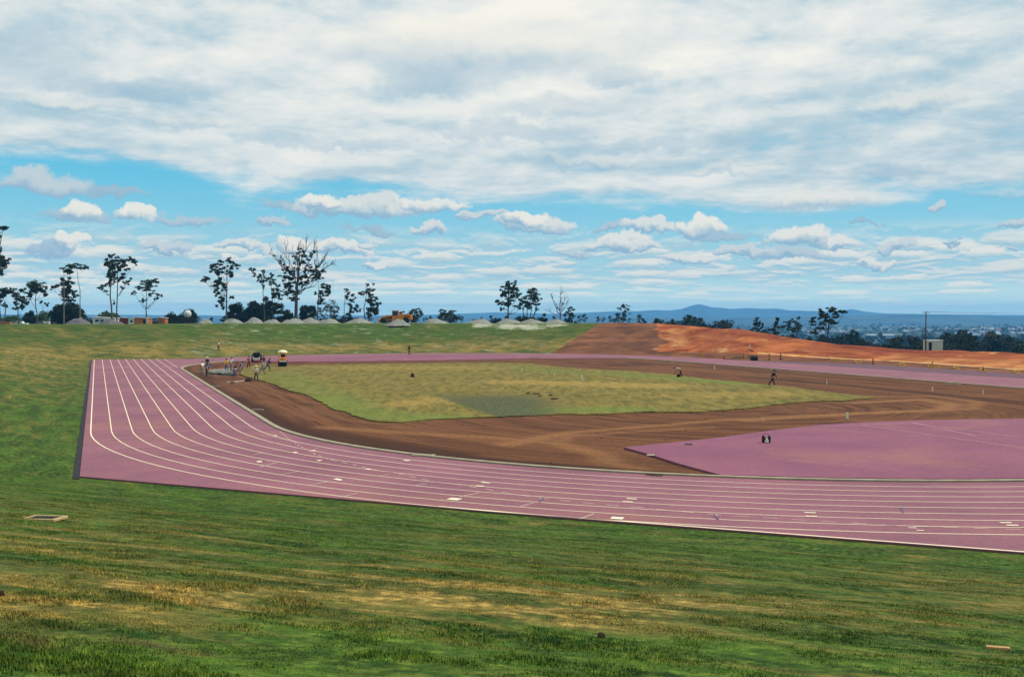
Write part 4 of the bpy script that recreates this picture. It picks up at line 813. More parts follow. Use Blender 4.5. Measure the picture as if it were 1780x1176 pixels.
tree(GT, 'ragged gum tree with a dense lower crown beside the great dead-topped gum', 475, 276, [(470, 477, 4, 3), (466, 485, 5, 4), (475, 490, 6, 4), (480, 495, 4, 3), (484, 507, 8, 5), (476, 512, 6, 5), (490, 515, 5, 4), (494, 513, 3, 2), (475, 524, 9, 8), (480, 536, 11, 10)], w=1.2)
BIG = twig_fan([(517, 512, 510, 478, .28), (510, 478, 492, 452, .2), (510, 478, 476, 448, .2), (508, 480, 497, 436, .16), (518, 505, 521, 462, .28), (521, 462, 518, 430, .22), (521, 462, 533, 425, .2), (524, 500, 541, 478, .30), (541, 478, 556, 455, .24), (541, 478, 572, 460, .22), (545, 474, 551, 440, .18), (530, 470, 543, 432, .16), (556, 462, 568, 440, .12), (521, 462, 508, 436, .15)], 4)
tree(GT, 'huge gum tree with a thick pale trunk and bare dead upper branches', 514, 268, [(521, 432, 3.5, 2.5), (520, 440, 5, 3), (528, 445, 4.5, 3), (534, 450, 4, 2.5), (545, 437, 3.5, 3), (541, 443, 3.5, 3), (530, 456, 5, 2.5), (515, 457, 3.5, 2), (487, 457, 2.5, 1.8), (478, 445, 2.5, 1.8), (494, 460, 2.5, 2), (500, 470, 6, 4.5), (497, 482, 7, 5), (508, 475, 4.5, 4.5), (510, 487, 6, 5), (503, 495, 7, 5), (530, 470, 4.5, 3.5), (528, 480, 5.5, 4.5), (522, 490, 5.5, 4), (548, 478, 6, 4.5), (555, 472, 5.5, 3.5), (545, 484, 4.5, 3.5), (560, 470, 3.5, 3.5), (487, 480, 2.5, 2), (500, 507, 6, 5), (508, 505, 6, 5), (504, 516, 8, 5), (490, 505, 3, 2), (535, 462, 5, 3), (514, 447, 4, 3), (526, 437, 4, 2.5), (540, 470, 6, 3.5), (484, 452, 3, 2), (516, 468, 5, 3.5), (552, 462, 4, 2.5), (498, 495, 6, 4), (534, 490, 5, 3.5)], w=3.5, bark=m_bark, fork=.42, twigs=BIG, dens=5.0)
tree(GT, 'slender gum tree with a leafy right side, right of the great dead-topped gum', 552, 272, [(553, 482, 6, 3), (565, 500, 6, 5.5), (570, 505, 5, 5.5), (562, 510, 7, 5), (568, 495, 5, 3.5), (560, 518, 6, 4), (547, 508, 3, 2.5), (572, 498, 2.5, 2.5), (556, 525, 4, 4)], w=1.3)
tree('small_tree', 'round airy small tree right of the slender gum above the heaps', 574, 285, [(572, 528, 10, 6), (566, 536, 8, 7), (580, 536, 8, 7), (573, 545, 10, 6), (560, 546, 5, 6), (584, 545, 5, 5)], w=1.3, multi=3, fork=.35, dens=1.7)
tree(GT, 'wispy gum tree with a tilted tuft, left one of the two before the yellow loader', 598, 276, [(600, 505, 4, 2.5), (606, 508, 3, 2), (612, 512, 4, 2.5), (604, 515, 5, 3.5), (610, 521, 5, 3.5), (617, 516, 2, 2), (612, 531, 6, 7), (620, 536, 4, 5), (608, 544, 5, 6)], w=.9)
tree(GT, 'fuller gum tree with a feathery leaning top just left of the yellow loader', 638, 274, [(641, 495, 3.5, 2.5), (648, 494, 2, 2), (645, 503, 6, 3.5), (636, 505, 5, 3.5), (630, 510, 6, 3), (642, 512, 6, 4.5), (640, 522, 8, 5.5), (645, 530, 8, 7), (652, 518, 5, 4), (657, 528, 4.5, 5), (648, 540, 8, 9), (655, 542, 5, 7), (638, 545, 5, 6)], w=1.2, multi=2)
tree('small_tree', 'dark flat-crowned small tree behind the rear of the yellow loader', 722, 300, [(720, 540, 9, 3.5), (728, 543, 6, 4.5), (734, 546, 3, 3), (712, 546, 6, 4), (700, 546, 6, 3.5), (722, 552, 7, 5), (716, 556, 8, 4)], w=1.6)
bush('scrub_bush', 'low dark bush behind the front wheel of the yellow loader', 674, 320, 24, 545)
tree('small_tree', 'rounded spreading small tree alone between loader and pale heaps', 780, 300, [(773, 541, 6, 3.5), (785, 545, 8, 4.5), (770, 549, 8, 4.5), (780, 550, 9, 5), (790, 552, 8, 4.5), (796, 551, 4, 3), (777, 558, 9, 4), (764, 556, 5, 4)], w=1.4, multi=2, fork=.3)
tree(GT, 'tall clumpy gum tree, left one of the pair above the pale gravel heaps', 883, 265, [(884, 492, 5, 3.5), (895, 490, 3, 3), (880, 498, 8, 4.5), (890, 500, 7, 4.5), (875, 505, 6, 4.5), (885, 508, 9, 5), (897, 505, 6, 4.5), (875, 513, 5, 3.5), (890, 517, 8, 5), (900, 515, 6, 4.5), (867, 525, 6, 3.5), (876, 526, 6, 3.5), (884, 529, 6, 4.5), (898, 531, 6, 2.5), (905, 536, 4.5, 2.5), (872, 536, 3.5, 3.5)], w=1.7, bark=m_bark3)
tree(GT, 'many-stemmed gum tree, right one of the pair above the pale gravel heaps', 917, 270, [(922, 507, 8, 3.5), (928, 503, 5, 2.5), (920, 514, 9, 4.5), (932, 513, 6, 3.5), (935, 520, 5, 3.5), (925, 522, 8, 4), (912, 526, 6, 5), (918, 531, 7, 4), (932, 528, 5, 3.5), (908, 520, 5, 3.5), (934, 536, 3.5, 2.5)], w=1.0, multi=4, bark=m_bark3, fork=.5)
tree('dead_tree', 'bare leafless tree with brown twigs behind the last gravel heap', 972, 272, [(968, 535, 2, 1.5), (979, 527, 2, 1.5)], w=1.6, bark=mat('dead_wood', lin(120, 92, 84), .9, .2, 1.5), fork=.55, twigs=twig_fan([(971, 545, 962, 520, .13), (972, 540, 974, 513, .16), (972, 545, 985, 528, .12), (971, 550, 955, 540, .1), (972, 548, 988, 541, .1), (972, 538, 966, 528, .1), (973, 535, 981, 520, .1)], 4), dens=.5)
tree('small_tree', 'small leafy tree close beside the bare leafless tree', 990, 285, [(992, 538, 6, 3.5), (988, 545, 6, 4.5), (995, 551, 4, 4), (984, 552, 6, 4)], w=1.0)
tree(GT, 'lone gum tree on the skyline above the brown earth bank', 1083, 330, [(1085, 532, 6, 3), (1078, 535, 3.5, 2.5), (1090, 538, 4.5, 2.5), (1086, 545, 6, 3.5), (1075, 548, 6, 4), (1080, 555, 9, 4), (1096, 556, 4, 2.5)], w=1.2)
tree(GT, 'big open-crowned gum tree leaning over the right end of the orange cut', 1437, 238, [(1432, 541, 6, 3.5), (1442, 537, 7, 3.5), (1452, 538, 6, 3.5), (1460, 541, 6, 2.5), (1468, 541, 3, 2), (1425, 550, 7, 3.5), (1440, 548, 8, 3.5), (1455, 548, 6, 3.5), (1418, 556, 6, 4), (1430, 560, 8, 4), (1444, 558, 6, 4), (1412, 563, 4, 3.5), (1425, 571, 6, 4), (1450, 560, 4, 2.5), (1414, 577, 5, 4)], w=1.8, fork=.3, bark=m_bark3, by=600)
tree(GT, 'feathery upright tree standing behind the middle of the orange cut', 1317, 300, [(1317, 552, 3, 3), (1314, 558, 4, 3.5), (1321, 560, 4, 3.5), (1315, 566, 6, 4), (1325, 568, 4, 3), (1318, 573, 7, 4)], w=1.2, by=575)
for bx, top, hw, cl in [(1347, 549, 0, [(1349, 556, 3, 6), (1345, 563, 6, 5), (1354, 566, 6, 4), (1348, 573, 8, 5)]), (1377, 551, 0, [(1386, 552, 4, 2.5), (1378, 557, 6, 3.5), (1370, 562, 6, 3.5), (1385, 562, 6, 4), (1376, 570, 9, 5), (1390, 570, 5, 4)])]:
    tree(GT, 'dark tree with a forked top between feathery tree and leaning gum' if bx > 1360 else 'dark spire-topped tree right of the feathery upright tree', bx, 290, cl, w=1.3, by=580, multi=2)
BU = 'scrub_bush'
for a in [('broad round nearly black bush behind the slim pale-trunked gum', 120, 272, 54, 523, m_bush), ('tall dark bush under the umbrella-crowned gum', 54, 300, 26, 536, m_bush), ('pale green bush right of the umbrella-crowned gum trunk', 76, 310, 34, 540, m_lime), ('green leafy bush behind the white site office', 188, 285, 46, 540, m_lime), ('purplish bare bush left of the white site office', 155, 300, 20, 549, m_purp),
          ('rounded dark bush behind the small orange shed', 294, 300, 36, 541, m_bush), ('dark round bush directly behind the white tanker', 326, 310, 34, 536, m_bush), ('dark leafy bush at the foot of the lopsided gum', 412, 290, 34, 521, m_bush), ('wide dark bush between lopsided gum and thin half-bare gum', 443, 296, 40, 520, m_bush), ('dark bush filling the gap under the thin half-bare gum', 465, 305, 30, 518, m_bush),
          ('dark bush at the left foot of the great dead-topped gum', 497, 290, 32, 530, m_bush), ('leafy dark bush at the right foot of the great dead-topped gum', 536, 288, 30, 522, m_bush), ('low dark scrub at the foot of the two wispy gums', 600, 320, 60, 549, m_bush), ('low hedge-like scrub below the pair of tall clumpy gums', 912, 300, 52, 548, m_bush), ('small rounded bush right of the many-stemmed gum', 945, 285, 18, 541, m_bush), ('low scrub between bare leafless tree and last heap', 992, 300, 30, 554, m_bush),
          ('low dark scrub at the far left behind the orange crates', 20, 330, 60, 548, m_lime), ('low dark scrub behind the red site hut', 236, 340, 70, 551, m_bush), ('low scrub in front of the blue hills left of the lone skyline gum', 862, 330, 22, 551, m_bush), ('low dark scrub at the foot of the narrow clumpy gum', 425, 320, 60, 545, m_bush), ('dark low scrub right of the airy small tree', 570, 330, 60, 552, m_bush)]: bush(BU, *a)
# background trees: a few prototypes, then copies
protos = []
def proto_tree(k):
    h = [9, 7, 11, 8, 6, 10][k]; root = empty('background_tree', (0, 0, -200)); mb = MB(); Vs = []
    mb.tube([(0, 0, -.5), (.1, 0, h * .4), (.2, .1, h * .75), (.1, 0, h * .95)], [.22, .16, .1, .03], 6)
    rng = np.random.default_rng(50 + k)
    for i in range(13):
        zc = h * rng.uniform(.30, .95); w_ = h * .36 * math.sin(math.pi * min(1, (zc / h - .18) / .9)) + .3; a = rng.uniform(0, 6.28); rr_ = rng.uniform(.2, 1) ** .7 * w_; q = np.array([rr_ * math.cos(a), rr_ * math.sin(a), zc]); mb.tube(limb_pts((.1, 0, max(1, zc - rr_ * .8 - .5)), q, .05, 4), [.08, .05, .03, .015], 4)
        r = rng.uniform(.10, .17) * h; n = 46; u = rand_dirs(n) * (RNG.random(n) ** .4)[:, None]; Vs.append(q + u * r * np.array([1.1, 1.1, .75]))
    mb.build('trunk', m_bark3, root); V, F = leaf_quads(np.concatenate(Vs), .34, 1.8, .4); link_mesh('crown', mesh_np('crown', V, F), [m_bush, m_gum][k % 2], root); return root
protos = [proto_tree(k) for k in range(6)]; used = set(); tr_rng = random.Random(11)
def place_bg(px_, top, Y, label, group):
    p = at(px_, top, Y); z0 = gz(p[0], Y); H = max(p[2] - z0, 3.0); k = tr_rng.randrange(6); o = protos[k] if k not in used else copy_tree(protos[k]); used.add(k)
    s_ = H / [9, 7, 11, 8, 6, 10][k]; o.location = (p[0], Y, z0); o.scale = (s_ * tr_rng.uniform(.85, 1.25), s_ * .95, s_); o.rotation_euler = (0, 0, tr_rng.uniform(0, 6.28)); tag(o, label, 'tree', group)
for x, y, Y in [(1008, 553, 420), (1017, 546, 410), (1038, 553, 430), (1048, 551, 420), (1060, 551, 420), (1068, 552, 440), (1112, 547, 400), (1120, 553, 430), (1137, 553, 420), (1146, 555, 440), (1158, 551, 420), (1168, 556, 430), (1178, 556, 440), (1186, 553, 430), (1197, 552, 430), (1210, 549, 420), (1222, 554, 430), (1232, 555, 420), (1242, 556, 430), (1254, 557, 410), (1261, 559, 400)]:
    place_bg(x, y, Y, 'small dark tree in the skyline row behind the brown and orange bank', 'small trees along the skyline')
for i in range(64):
    x = 1268 + 540 * (i + tr_rng.random()) / 64; Y = tr_rng.choice([245, 270, 300, 330, 370, 410, 460]); top = np.interp(x, [1268, 1300, 1340, 1400, 1460, 1490, 1540, 1580, 1640, 1680, 1740, 1800], [572, 573, 572, 579, 584, 574, 588, 577, 586, 574, 582, 588]) + tr_rng.uniform(-1, 11) + max(0, 330 - Y) * .06
    place_bg(x, top, Y, 'dark tree of the wood below the orange cut', 'trees of the wood below the orange cut')
for i in range(58):
    x = -40 + 1010 * (i + tr_rng.random()) / 58; place_bg(x, tr_rng.uniform(549, 555), tr_rng.uniform(380, 470), 'small dark tree in the band of trees behind the heaps and site huts', 'small trees in the band behind the heaps')

# ------------------------------------------------------------------ paint and cloth for the objects
m_yel = mat('machine_yellow', lin(226, 128, 18), .5, .12, 1.2, spec=.4); m_yel2 = mat('barrier_yellow', lin(206, 158, 28), .6, .1, 2.0); m_blk = mat('black_rubber', lin(28, 27, 28), .8, .2, 3.0)
m_dk = mat('dark_metal', lin(44, 40, 38), .6, .2, 2.0, spec=.4); m_wht = mat('white_enamel', lin(226, 222, 210), .5, .06, 1.0, spec=.4); m_org = mat('orange_boards', lin(188, 112, 58), .8, .14, 1.4); m_red = mat('red_paint', lin(150, 34, 40), .6, .12, 2.0)
m_rim = mat('wheel_hub_yellow', lin(190, 112, 40), .6, .15, 2.0); m_glass = mat('dark_glass', lin(30, 36, 44), .12, .05, 1.0, spec=.6); m_wood = mat('weathered_timber', lin(150, 122, 88), .85, .2, 4.0); m_gal = mat('galvanised_sheet', lin(176, 186, 182), .5, .1, 1.0, spec=.4)
m_brick = mat('red_boards', lin(134, 54, 40), .8, .12, 1.5); m_pink = mat('pale_brick', lin(186, 140, 120), .85, .1, 3.0); m_peg = mat('peg_white', lin(236, 230, 200), .7, .05, 2.0); m_clod = mat('clod_soil', lin(62, 40, 30), .95, .25, 9.0)

# ---- heaps of gravel on the crest of the far bank
m_grav, t, N, bs = new_mat('gravel_heap')
pos = N.n('TexCoord').outputs['Object']; n1 = N.noise(pos, 1.3, 6.0, .75); n2 = N.noise(pos, 9.0, 4.0, .8)
oi = N.n('ObjectInfo').outputs['Color']; c = N.mix(N.ss(n1, .3, .7), (.55, .53, .50, 1), (1, 1, 1, 1)); c = N.mix(N.ss(n2, .3, .7, 0, .6), c, (.42, .42, .42, 1)); c = N.mix(1.0, c, oi, 'MULTIPLY'); finish(m_grav, t, N, bs, c, .97, n2, .8, .15)
def heap(px_, w, top, Y, tone, label, group, seed, stretch=1.0):
    p0 = at(px_, 562, Y); z0 = gz(p0[0], Y); mpp = Y / FPX; w *= 1.30; top -= .8; R = w * mpp / 2; H = CAM_H + (YH - top) * mpp - z0; n = 26; V = []; m_ = 34
    for i in range(n + 1):
        k = i / n
        for j in range(m_):
            a = 2 * math.pi * j / m_; rr_ = R * k * (1 + .30 * mnoise.noise((math.cos(a) * 1.3, math.sin(a) * 1.3, seed)) * k) * 1.12; ax_ = R * .5 * mnoise.noise((seed, 2.2, 5.1)) * (1 - k); x, y = rr_ * math.cos(a) + ax_, rr_ * math.sin(a) * stretch
            z_ = H * max(0, (1 - k ** (1.05 + .8 * abs(mnoise.noise((seed, 7.7, 1.3)))))) ** .92 * (1 - .12 * smooth(np.array(1 - k), .8, 1.0)) + H * .22 * mnoise.noise((x * .8, y * .8, seed + 3)) * (1 - k * k) + .13 * mnoise.noise((x * 2.2, y * 2.2, seed)) + .05 * mnoise.noise((x * 6, y * 6, seed)) - .12 * k
            V.append((x, y, z_))
    F = [(i * m_ + j, i * m_ + (j + 1) % m_, (i + 1) * m_ + (j + 1) % m_, (i + 1) * m_ + j) for i in range(n) for j in range(m_)]
    o = link_mesh('gravel_heap', mesh_np('gravel_heap', np.array(V)[:, [0, 1, 2]], np.array(F), True), m_grav); o.location = (p0[0], Y, z0); o.color = (*tone, 1); return tag(o, label, 'heap', group)
DKG, PLG = (.20, .19, .19), (.36, .36, .31)
for i, (x, w, top, Y, tone, lab) in enumerate([(137, 46, 552.5, 246, DKG, 'dark grey gravel heap left of the white site office'), (196, 44, 553, 247, DKG, 'dark grey gravel heap in front of the white site office'), (358, 32, 553, 243, PLG, 'gravel heap just right of the white tanker'), (405, 37, 553, 242, PLG, 'gravel heap below the lopsided gum tree'), (443, 30, 552, 242, PLG, 'gravel heap left of the foot of the thin half-bare gum'), (471, 29, 553, 243, PLG, 'gravel heap right of the foot of the thin half-bare gum'),
        (508, 38, 553.5, 241, PLG, 'broad low gravel heap at the foot of the great dead-topped gum'), (541, 30, 552, 242, PLG, 'gravel heap right of the great dead-topped gum trunk'), (570, 31, 553.5, 242, PLG, 'gravel heap below the round airy small tree'), (625, 36, 553, 242, PLG, 'gravel heap left of the yellow loader'), (692, 30, 554, 235, PLG, 'gravel heap hiding the middle of the yellow loader'), (758, 34, 553.5, 242, PLG, 'gravel heap right of the yellow loader'),
        (831, 35, 554, 242, PLG, 'gravel heap midway between the rounded small tree and the pair of gums'), (885, 36, 554.5, 241, PLG, 'pale gravel heap at the foot of the left gum of the pair'), (926, 33, 554.5, 241, PLG, 'pale gravel heap at the foot of the many-stemmed gum'), (965, 34, 555.5, 241, PLG, 'last pale gravel heap below the bare leafless tree')]):
    heap(x, w, top, Y, tone, lab, 'gravel heaps along the crest of the bank', i * 3.7)

# ---- vehicles and buildings beyond the far bank
def wheel(mb_parent, name, c, r, w, axis='Y', rim=None, hubr=.5):
    mb = MB(); h = w / 2; mb.lathe([(r * .6, -h), (r * .93, -h), (r, -h * .7), (r, h * .7), (r * .93, h), (r * .6, h)], c, axis, 24); o = mb.build(name, m_blk, mb_parent)
    mb = MB(); mb.lathe([(.03, -h * .8), (r * hubr, -h * .86), (r * .62, -h * .7), (r * .62, h * .7), (r * hubr, h * .86), (.03, h * .8)], c, axis, 20); mb.build('hub', rim or m_rim, o); return o
def placeY(px_, Y, py=None):
    p = at(px_, py or 562, Y); return (p[0], Y, gz(p[0], Y))
# yellow loader, side on, nose to the left
Y = 243; p = placeY(690, Y); ld = empty('wheel_loader', p, 0, 'big yellow wheel loader parked side-on behind a gravel heap', 'loader'); k = Y / FPX
for cx in (-3.75, 2.65):
    for sy in (-1.05, 1.05): wheel(ld, 'wheel', (cx, sy, .72 if cx < 0 else .80), .72 if cx < 0 else .80, .55)
mb = MB(); mb.prism([(.0, .95), (4.2, .95), (4.25, 1.3), (4.15, 2.25), (3.9, 2.42), (.75, 2.5), (.55, 2.2), (.0, 2.0)], -.85, .85); mb.build('engine_hood', m_yel, ld, .06)
mb = MB()
for i in range(4): mb.box((2.1 + i * .42, -.86, 1.75), (.26, .04, .5))
mb.build('grille', m_dk, ld)
mb = MB(); mb.prism([(-1.5, .75), (4.0, .75), (4.0, 1.0), (-1.5, 1.0)], -.6, .6); mb.prism([(-1.4, .6), (-.1, .6), (-.1, 1.9), (-1.2, 1.9)], -.75, .75); mb.build('rear_frame', m_yel, ld, .04)
mb = MB()
for sx, sy in ((-1.2, -.7), (.35, -.7), (-1.2, .7), (.35, .7)): mb.box((sx, sy, 2.6), (.13, .13, 1.55))
mb.box((-.42, 0, 3.42), (1.95, 1.7, .16)); mb.box((-.42, 0, 1.9), (1.8, 1.55, .2)); cab = mb.build('cab', m_yel, ld, .03)
mb = MB(); mb.box((-.42, 0, 2.66), (1.5, 1.32, 1.3)); mb.build('window', m_glass, cab)
mb = MB(); mb.tube([(2.3, -.3, 2.45), (2.3, -.3, 3.1)], .07); mb.build('exhaust_stack', m_wht, ld); mb = MB(); mb.tube([(1.45, .2, 2.45), (1.45, .2, 3.35)], .09); mb.build('air_intake', m_yel, ld)
for sy in (-.7, .7):
    mb = MB(); mb.prism([(-1.3, 1.95), (-1.5, 2.25), (-2.6, 2.05), (-3.6, 1.95), (-4.35, 1.55), (-4.6, .9), (-4.3, .85), (-3.8, 1.5), (-2.5, 1.6)], sy - .12, sy + .12); mb.build('lift_arm', m_yel, ld, .02)
mb = MB(); mb.prism([(-4.6, .35), (-1.4, .55), (-1.4, 1.2), (-2.9, 1.35), (-4.2, 1.3), (-4.6, 1.0)], -.6, .6); mb.build('front_frame', mat('worn_yellow', lin(150, 100, 34), .7, .25, 2.0), ld, .03)
mb = MB(); mb.tube([(-1.6, 0, 1.5), (-3.4, 0, 1.75)], .13); mb.build('hydraulic_ram', m_dk, ld)
mb = MB(); mb.prism([(-4.55, .15), (-5.0, .2), (-5.05, 1.05), (-4.75, 1.3), (-4.6, .7)], -1.35, 1.35); mb.build('bucket', m_yel, ld, .02)
ld.scale = (.84, .84, .84)
# site huts
def hut(name, label, cat, x0, x1, top, Y, wallm, roofm, depth=3.0, py=562, rot=0.0, over=.18, slope=.06):
    a, b = at(x0, py, Y), at(x1, py, Y); w = b[0] - a[0]; cx = (a[0] + b[0]) / 2; z0 = gz(cx, Y); H = CAM_H + (YH - top) * Y / FPX - z0
    r = empty(name, (cx, Y, z0), rot, label, cat); mb = MB(); mb.box((0, depth / 2, (H - .12) / 2), (w, depth, H - .12)); mb.build('wall', wallm, r, .01)
    mb = MB(); mb.box((0, depth / 2, H - .055), (w + 2 * over, depth + 2 * over, .11), (0, slope, 0)); mb.build('roof', roofm, r, .01); return r, w, H
def pane(r, name, cx, cz, w, h, m_=None, y=-.012, frame=None):
    mb = MB()
    if frame:
        for dx_, dz_, ww, hh in ((0, h / 2, w + .16, .08), (0, -h / 2, w + .16, .08), (-w / 2, 0, .08, h), (w / 2, 0, .08, h)): mb.box((cx + dx_, y - .02, cz + dz_), (ww, .05, hh))
        f = mb.build('window', frame, r); mb = MB(); mb.box((cx, y, cz), (w, .03, h)); mb.build('pane', m_ or m_glass, f); return f
    mb.box((cx, y, cz), (w, .03, h)); return mb.build(name, m_ or m_glass, r)
r, w, H = hut('site_office', 'white portable site office with two dark windows behind grey heap', 'site office', 161, 200, 551.3, 268, m_wht, m_wht, 3.0)
for cx in (-1.75, -.45, .95): pane(r, 'window', cx, H - .85, .95, .62, None, -.012, m_gal)
r, w, H = hut('site_hut', 'red-walled site hut with pale roof left of the white hut', 'site hut', 208, 223, 551.6, 262, m_brick, m_gal, 3.0)
pane(r, 'door', .45, H * .42, .7, H * .75, mat('red_door', lin(110, 42, 34), .7, .1, 2.0))
r, w, H = hut('site_hut', 'small white site hut with one window between red and orange huts', 'site hut', 223.2, 233, 552, 262, m_wht, m_gal, 3.0)
pane(r, 'window', .05, H - .85, .7, .5, None, -.012, m_gal)
r, w, H = hut('site_hut', 'orange boarded site hut with open dark doorway and white end', 'site hut', 233.4, 257.5, 551.4, 262, m_org, m_gal, 3.0)
pane(r, 'doorway', w / 2 - .95, H * .42, .62, H * .78, m_blk); mb = MB(); mb.box((w / 2 - .24, -.02, (H - .14) / 2), (.46, .03, H - .14)); mb.build('end_panel', m_wht, r)
r, w, H = hut('tool_shed', 'small orange shed with a sloping pale roof standing alone', 'shed', 275, 287, 551.2, 262, m_org, m_gal, 2.2, slope=.12)
pane(r, 'door', -.2, H * .4, .75, H * .7, mat('orange_door', lin(158, 90, 46), .7, .1, 2.0))
r, w, H = hut('tool_shed', 'pinkish brick shed with dark open side near the round bush', 'shed', 88, 98.5, 554, 270, m_pink, m_gal, 2.2)
pane(r, 'opening', -w / 2 + .28, H * .45, .5, H * .8, m_blk)
Y = 256; pa, pb = placeY(1, Y), placeY(20, Y); o = MB()
cr = empty('timber_crate', ((pa[0] + pb[0]) / 2, Y, pa[2]), 0, 'low orange-brown timber crate at the far left edge of the bank top', 'crate'); W2 = (pb[0] - pa[0])
mb = MB()
for i in range(4): mb.box((0, 0, .22 + i * .36), (W2, 1.6, .3))
mb.build('boards', m_org, cr, .02); mb = MB()
for x in (-W2 / 2 + .1, 0, W2 / 2 - .1): mb.box((x, -.86, .75), (.12, .08, 1.5))
mb.build('battens', m_wood, cr)
def car(name, label, px_, Y, body_m, cat='car', rz=0.0, wagon=False, L=4.3, z=None, white=None):
    p = placeY(px_, Y); r = empty(name, (p[0], Y, p[2] if z is None else z), rz, label, cat)
    mb = MB(); mb.prism([(-L / 2, .35), (L / 2, .35), (L / 2, .75), (L / 2 - .15, .9), (-L / 2 + .05, .92), (-L / 2, .7)], -.8, .8); mb.build('body', body_m, r, .06)
    top = [(-L / 2 + .15, .9), (L * .22, .9), (L * .08, 1.38), (-L / 2 + .45, 1.4)] if wagon else [(-L * .36, .9), (L * .24, .9), (L * .09, 1.38), (-L * .22, 1.38)]
    mb = MB(); mb.prism(top, -.7, .7); cabn = mb.build('cabin', body_m, r, .05)
    mb = MB(); cx = sum(t_[0] for t_ in top) / 4
    for sy in (-.715, .715): mb.prism([(cx + (a - cx) * .86, 1.14 + (b - 1.14) * .62) for a, b in top], sy - .01, sy + .01)
    mb.build('window', m_glass, cabn)
    for cx_ in (-L * .31, L * .31):
        for sy in (-.7, .7): wheel(r, 'wheel', (cx_, sy, .31), .31, .18, rim=m_gal)
    mb = MB(); mb.box((L / 2 + .03, 0, .5), (.08, 1.5, .14)); mb.box((-L / 2 - .03, 0, .5), (.08, 1.5, .14)); mb.build('bumper', m_gal, r); return r
car('parked_car', 'pale green-white station wagon parked behind the bank at far left', 37, 285, mat('pale_car_paint', lin(200, 214, 204), .35, .04, 1.0, spec=.5), wagon=True, L=2.7 * 1.0 * 1.0 + 1.0)
car('parked_car', 'small rounded grey car parked beside the pale van near the pinkish shed', 74, 285, mat('grey_car_paint', lin(150, 152, 146), .4, .05, 1.0, spec=.5), L=3.4)
r, w, H = hut('water_tank_box', 'small pale cream box van body between grey car and pinkish shed', 'van', 79, 84, 559, 278, mat('cream_paint', lin(216, 212, 190), .5, .05, 1.0), m_wht, 1.6)
# white tanker seen end-on
Y = 272; p = placeY(326, Y); tk = empty('tanker_truck', p, .30, 'tanker truck with a round white tank seen from behind', 'tanker')
TZ = CAM_H + (YH - 545.5) * Y / FPX - p[2]; mb = MB(); mb.lathe([(.05, -.32), (.55, -.24), (.88, -.05), (.95, .15), (.95, 5.5), (.6, 5.75), (.05, 5.8)], (0, 0, TZ), 'Y', 28); tank = mb.build('tank', m_wht, tk)
mb = MB()
for y in (.3, 2.6, 5.0): mb.lathe([(.96, y), (.99, y + .02), (.99, y + .1), (.96, y + .12)], (0, 0, TZ), 'Y', 28)
mb.build('band', m_gal, tank); mb = MB(); mb.box((0, 2.6, TZ - 1.05), (1.1, 5.9, .3)); mb.box((0, -.35, TZ - 1.2), (2.3, .2, .22)); mb.box((-1.0, -.35, TZ - 1.45), (.2, .12, .3)); mb.box((1.0, -.35, TZ - 1.45), (.2, .12, .3)); mb.build('chassis', m_dk, tk)
mb = MB(); mb.box((0, 6.9, 1.5), (2.2, 1.7, 2.3)); mb.build('cab', m_dk, tk, .08)
mb = MB(); mb.tube([(-.6, -.4, TZ - 1.1), (-.6, -.42, TZ + .3), (-.35, -.42, TZ + .3), (-.35, -.4, TZ - 1.1)], .03); mb.build('ladder', m_dk, tk)
for cy in (1.2, 2.4, 6.6):
    for sx in (-.95, .95): wheel(tk, 'wheel', (sx, cy, .5), .5, .4, 'X', m_dk)
# hut, pole, wire and car on the right
Y = 213; r, w, H = hut('gate_hut', 'small pale cement hut with dark doorway beside the power pole', 'hut', 1612.5, 1639, 591, Y, mat('hut_cream', lin(196, 200, 180), .8, .06, 1.0), mat('hut_roof', lin(206, 210, 200), .7, .06, 1.0), 2.4, 612, .0, .1, -.02)
pane(r, 'doorway', -w / 2 + .52, H * .47, .62, H * .84, m_blk); mb = MB()
for x in np.linspace(-w / 2 + 1.1, w / 2 - .1, 7): mb.box((x, -.012, H * .48), (.03, .03, H * .9))
mb.build('cover_strips', m_gal, r)
Y = 212; p = placeY(1609.5, Y); topz = CAM_H + (YH - 541.5) * Y / FPX; pole = empty('power_pole', (p[0], Y, p[2]), 0, 'tall brown timber power pole standing beside the pale hut', 'pole')
mb = MB(); mb.tube([(0, 0, -.5), (0, 0, topz - p[2])], [.17, .11], 8); mb.build('pole', mat('pole_timber', lin(86, 62, 50), .9, .2, 2.0), pole); mb = MB(); mb.box((0, 0, topz - p[2] - .15), (1.5, .1, .12)); mb.build('crossarm', m_wood, pole); mb = MB()
for x in (-.65, -.25, .25, .65): mb.lathe([(.05, 0), (.07, .06), (.04, .14)], (x, 0, topz - p[2] - .09), 'Z', 8)
mb.build('insulators', m_wht, pole)
p2 = at(2020, 541, 190); z2_ = gz(p2[0], 190); pole2 = empty('power_pole', (p2[0], 190, z2_), 0, 'timber power pole outside the right edge carrying the other end of the wire', 'pole'); mb = MB(); mb.tube([(0, 0, -.5), (0, 0, topz + .4 - z2_)], [.17, .11], 8); mb.build('pole', MATS['pole_timber'], pole2); mb = MB(); mb.box((0, 0, topz - z2_), (1.5, .1, .12)); mb.build('crossarm', m_wood, pole2)
mb = MB()
for off in (-.25, .65):
    a = Vector((p[0] + off, Y, topz - .05 + .05)); b = Vector((p2[0] + off, 190, topz + .06)); mb.tube([a.lerp(b, k) - Vector((0, 0, 1.1 * 4 * k * (1 - k) * .35)) for k in np.linspace(0, 1, 14)], .016, 5)
tag(mb.build('power_wire', m_dk), 'thin dark wires running right from the power pole top', 'wire')
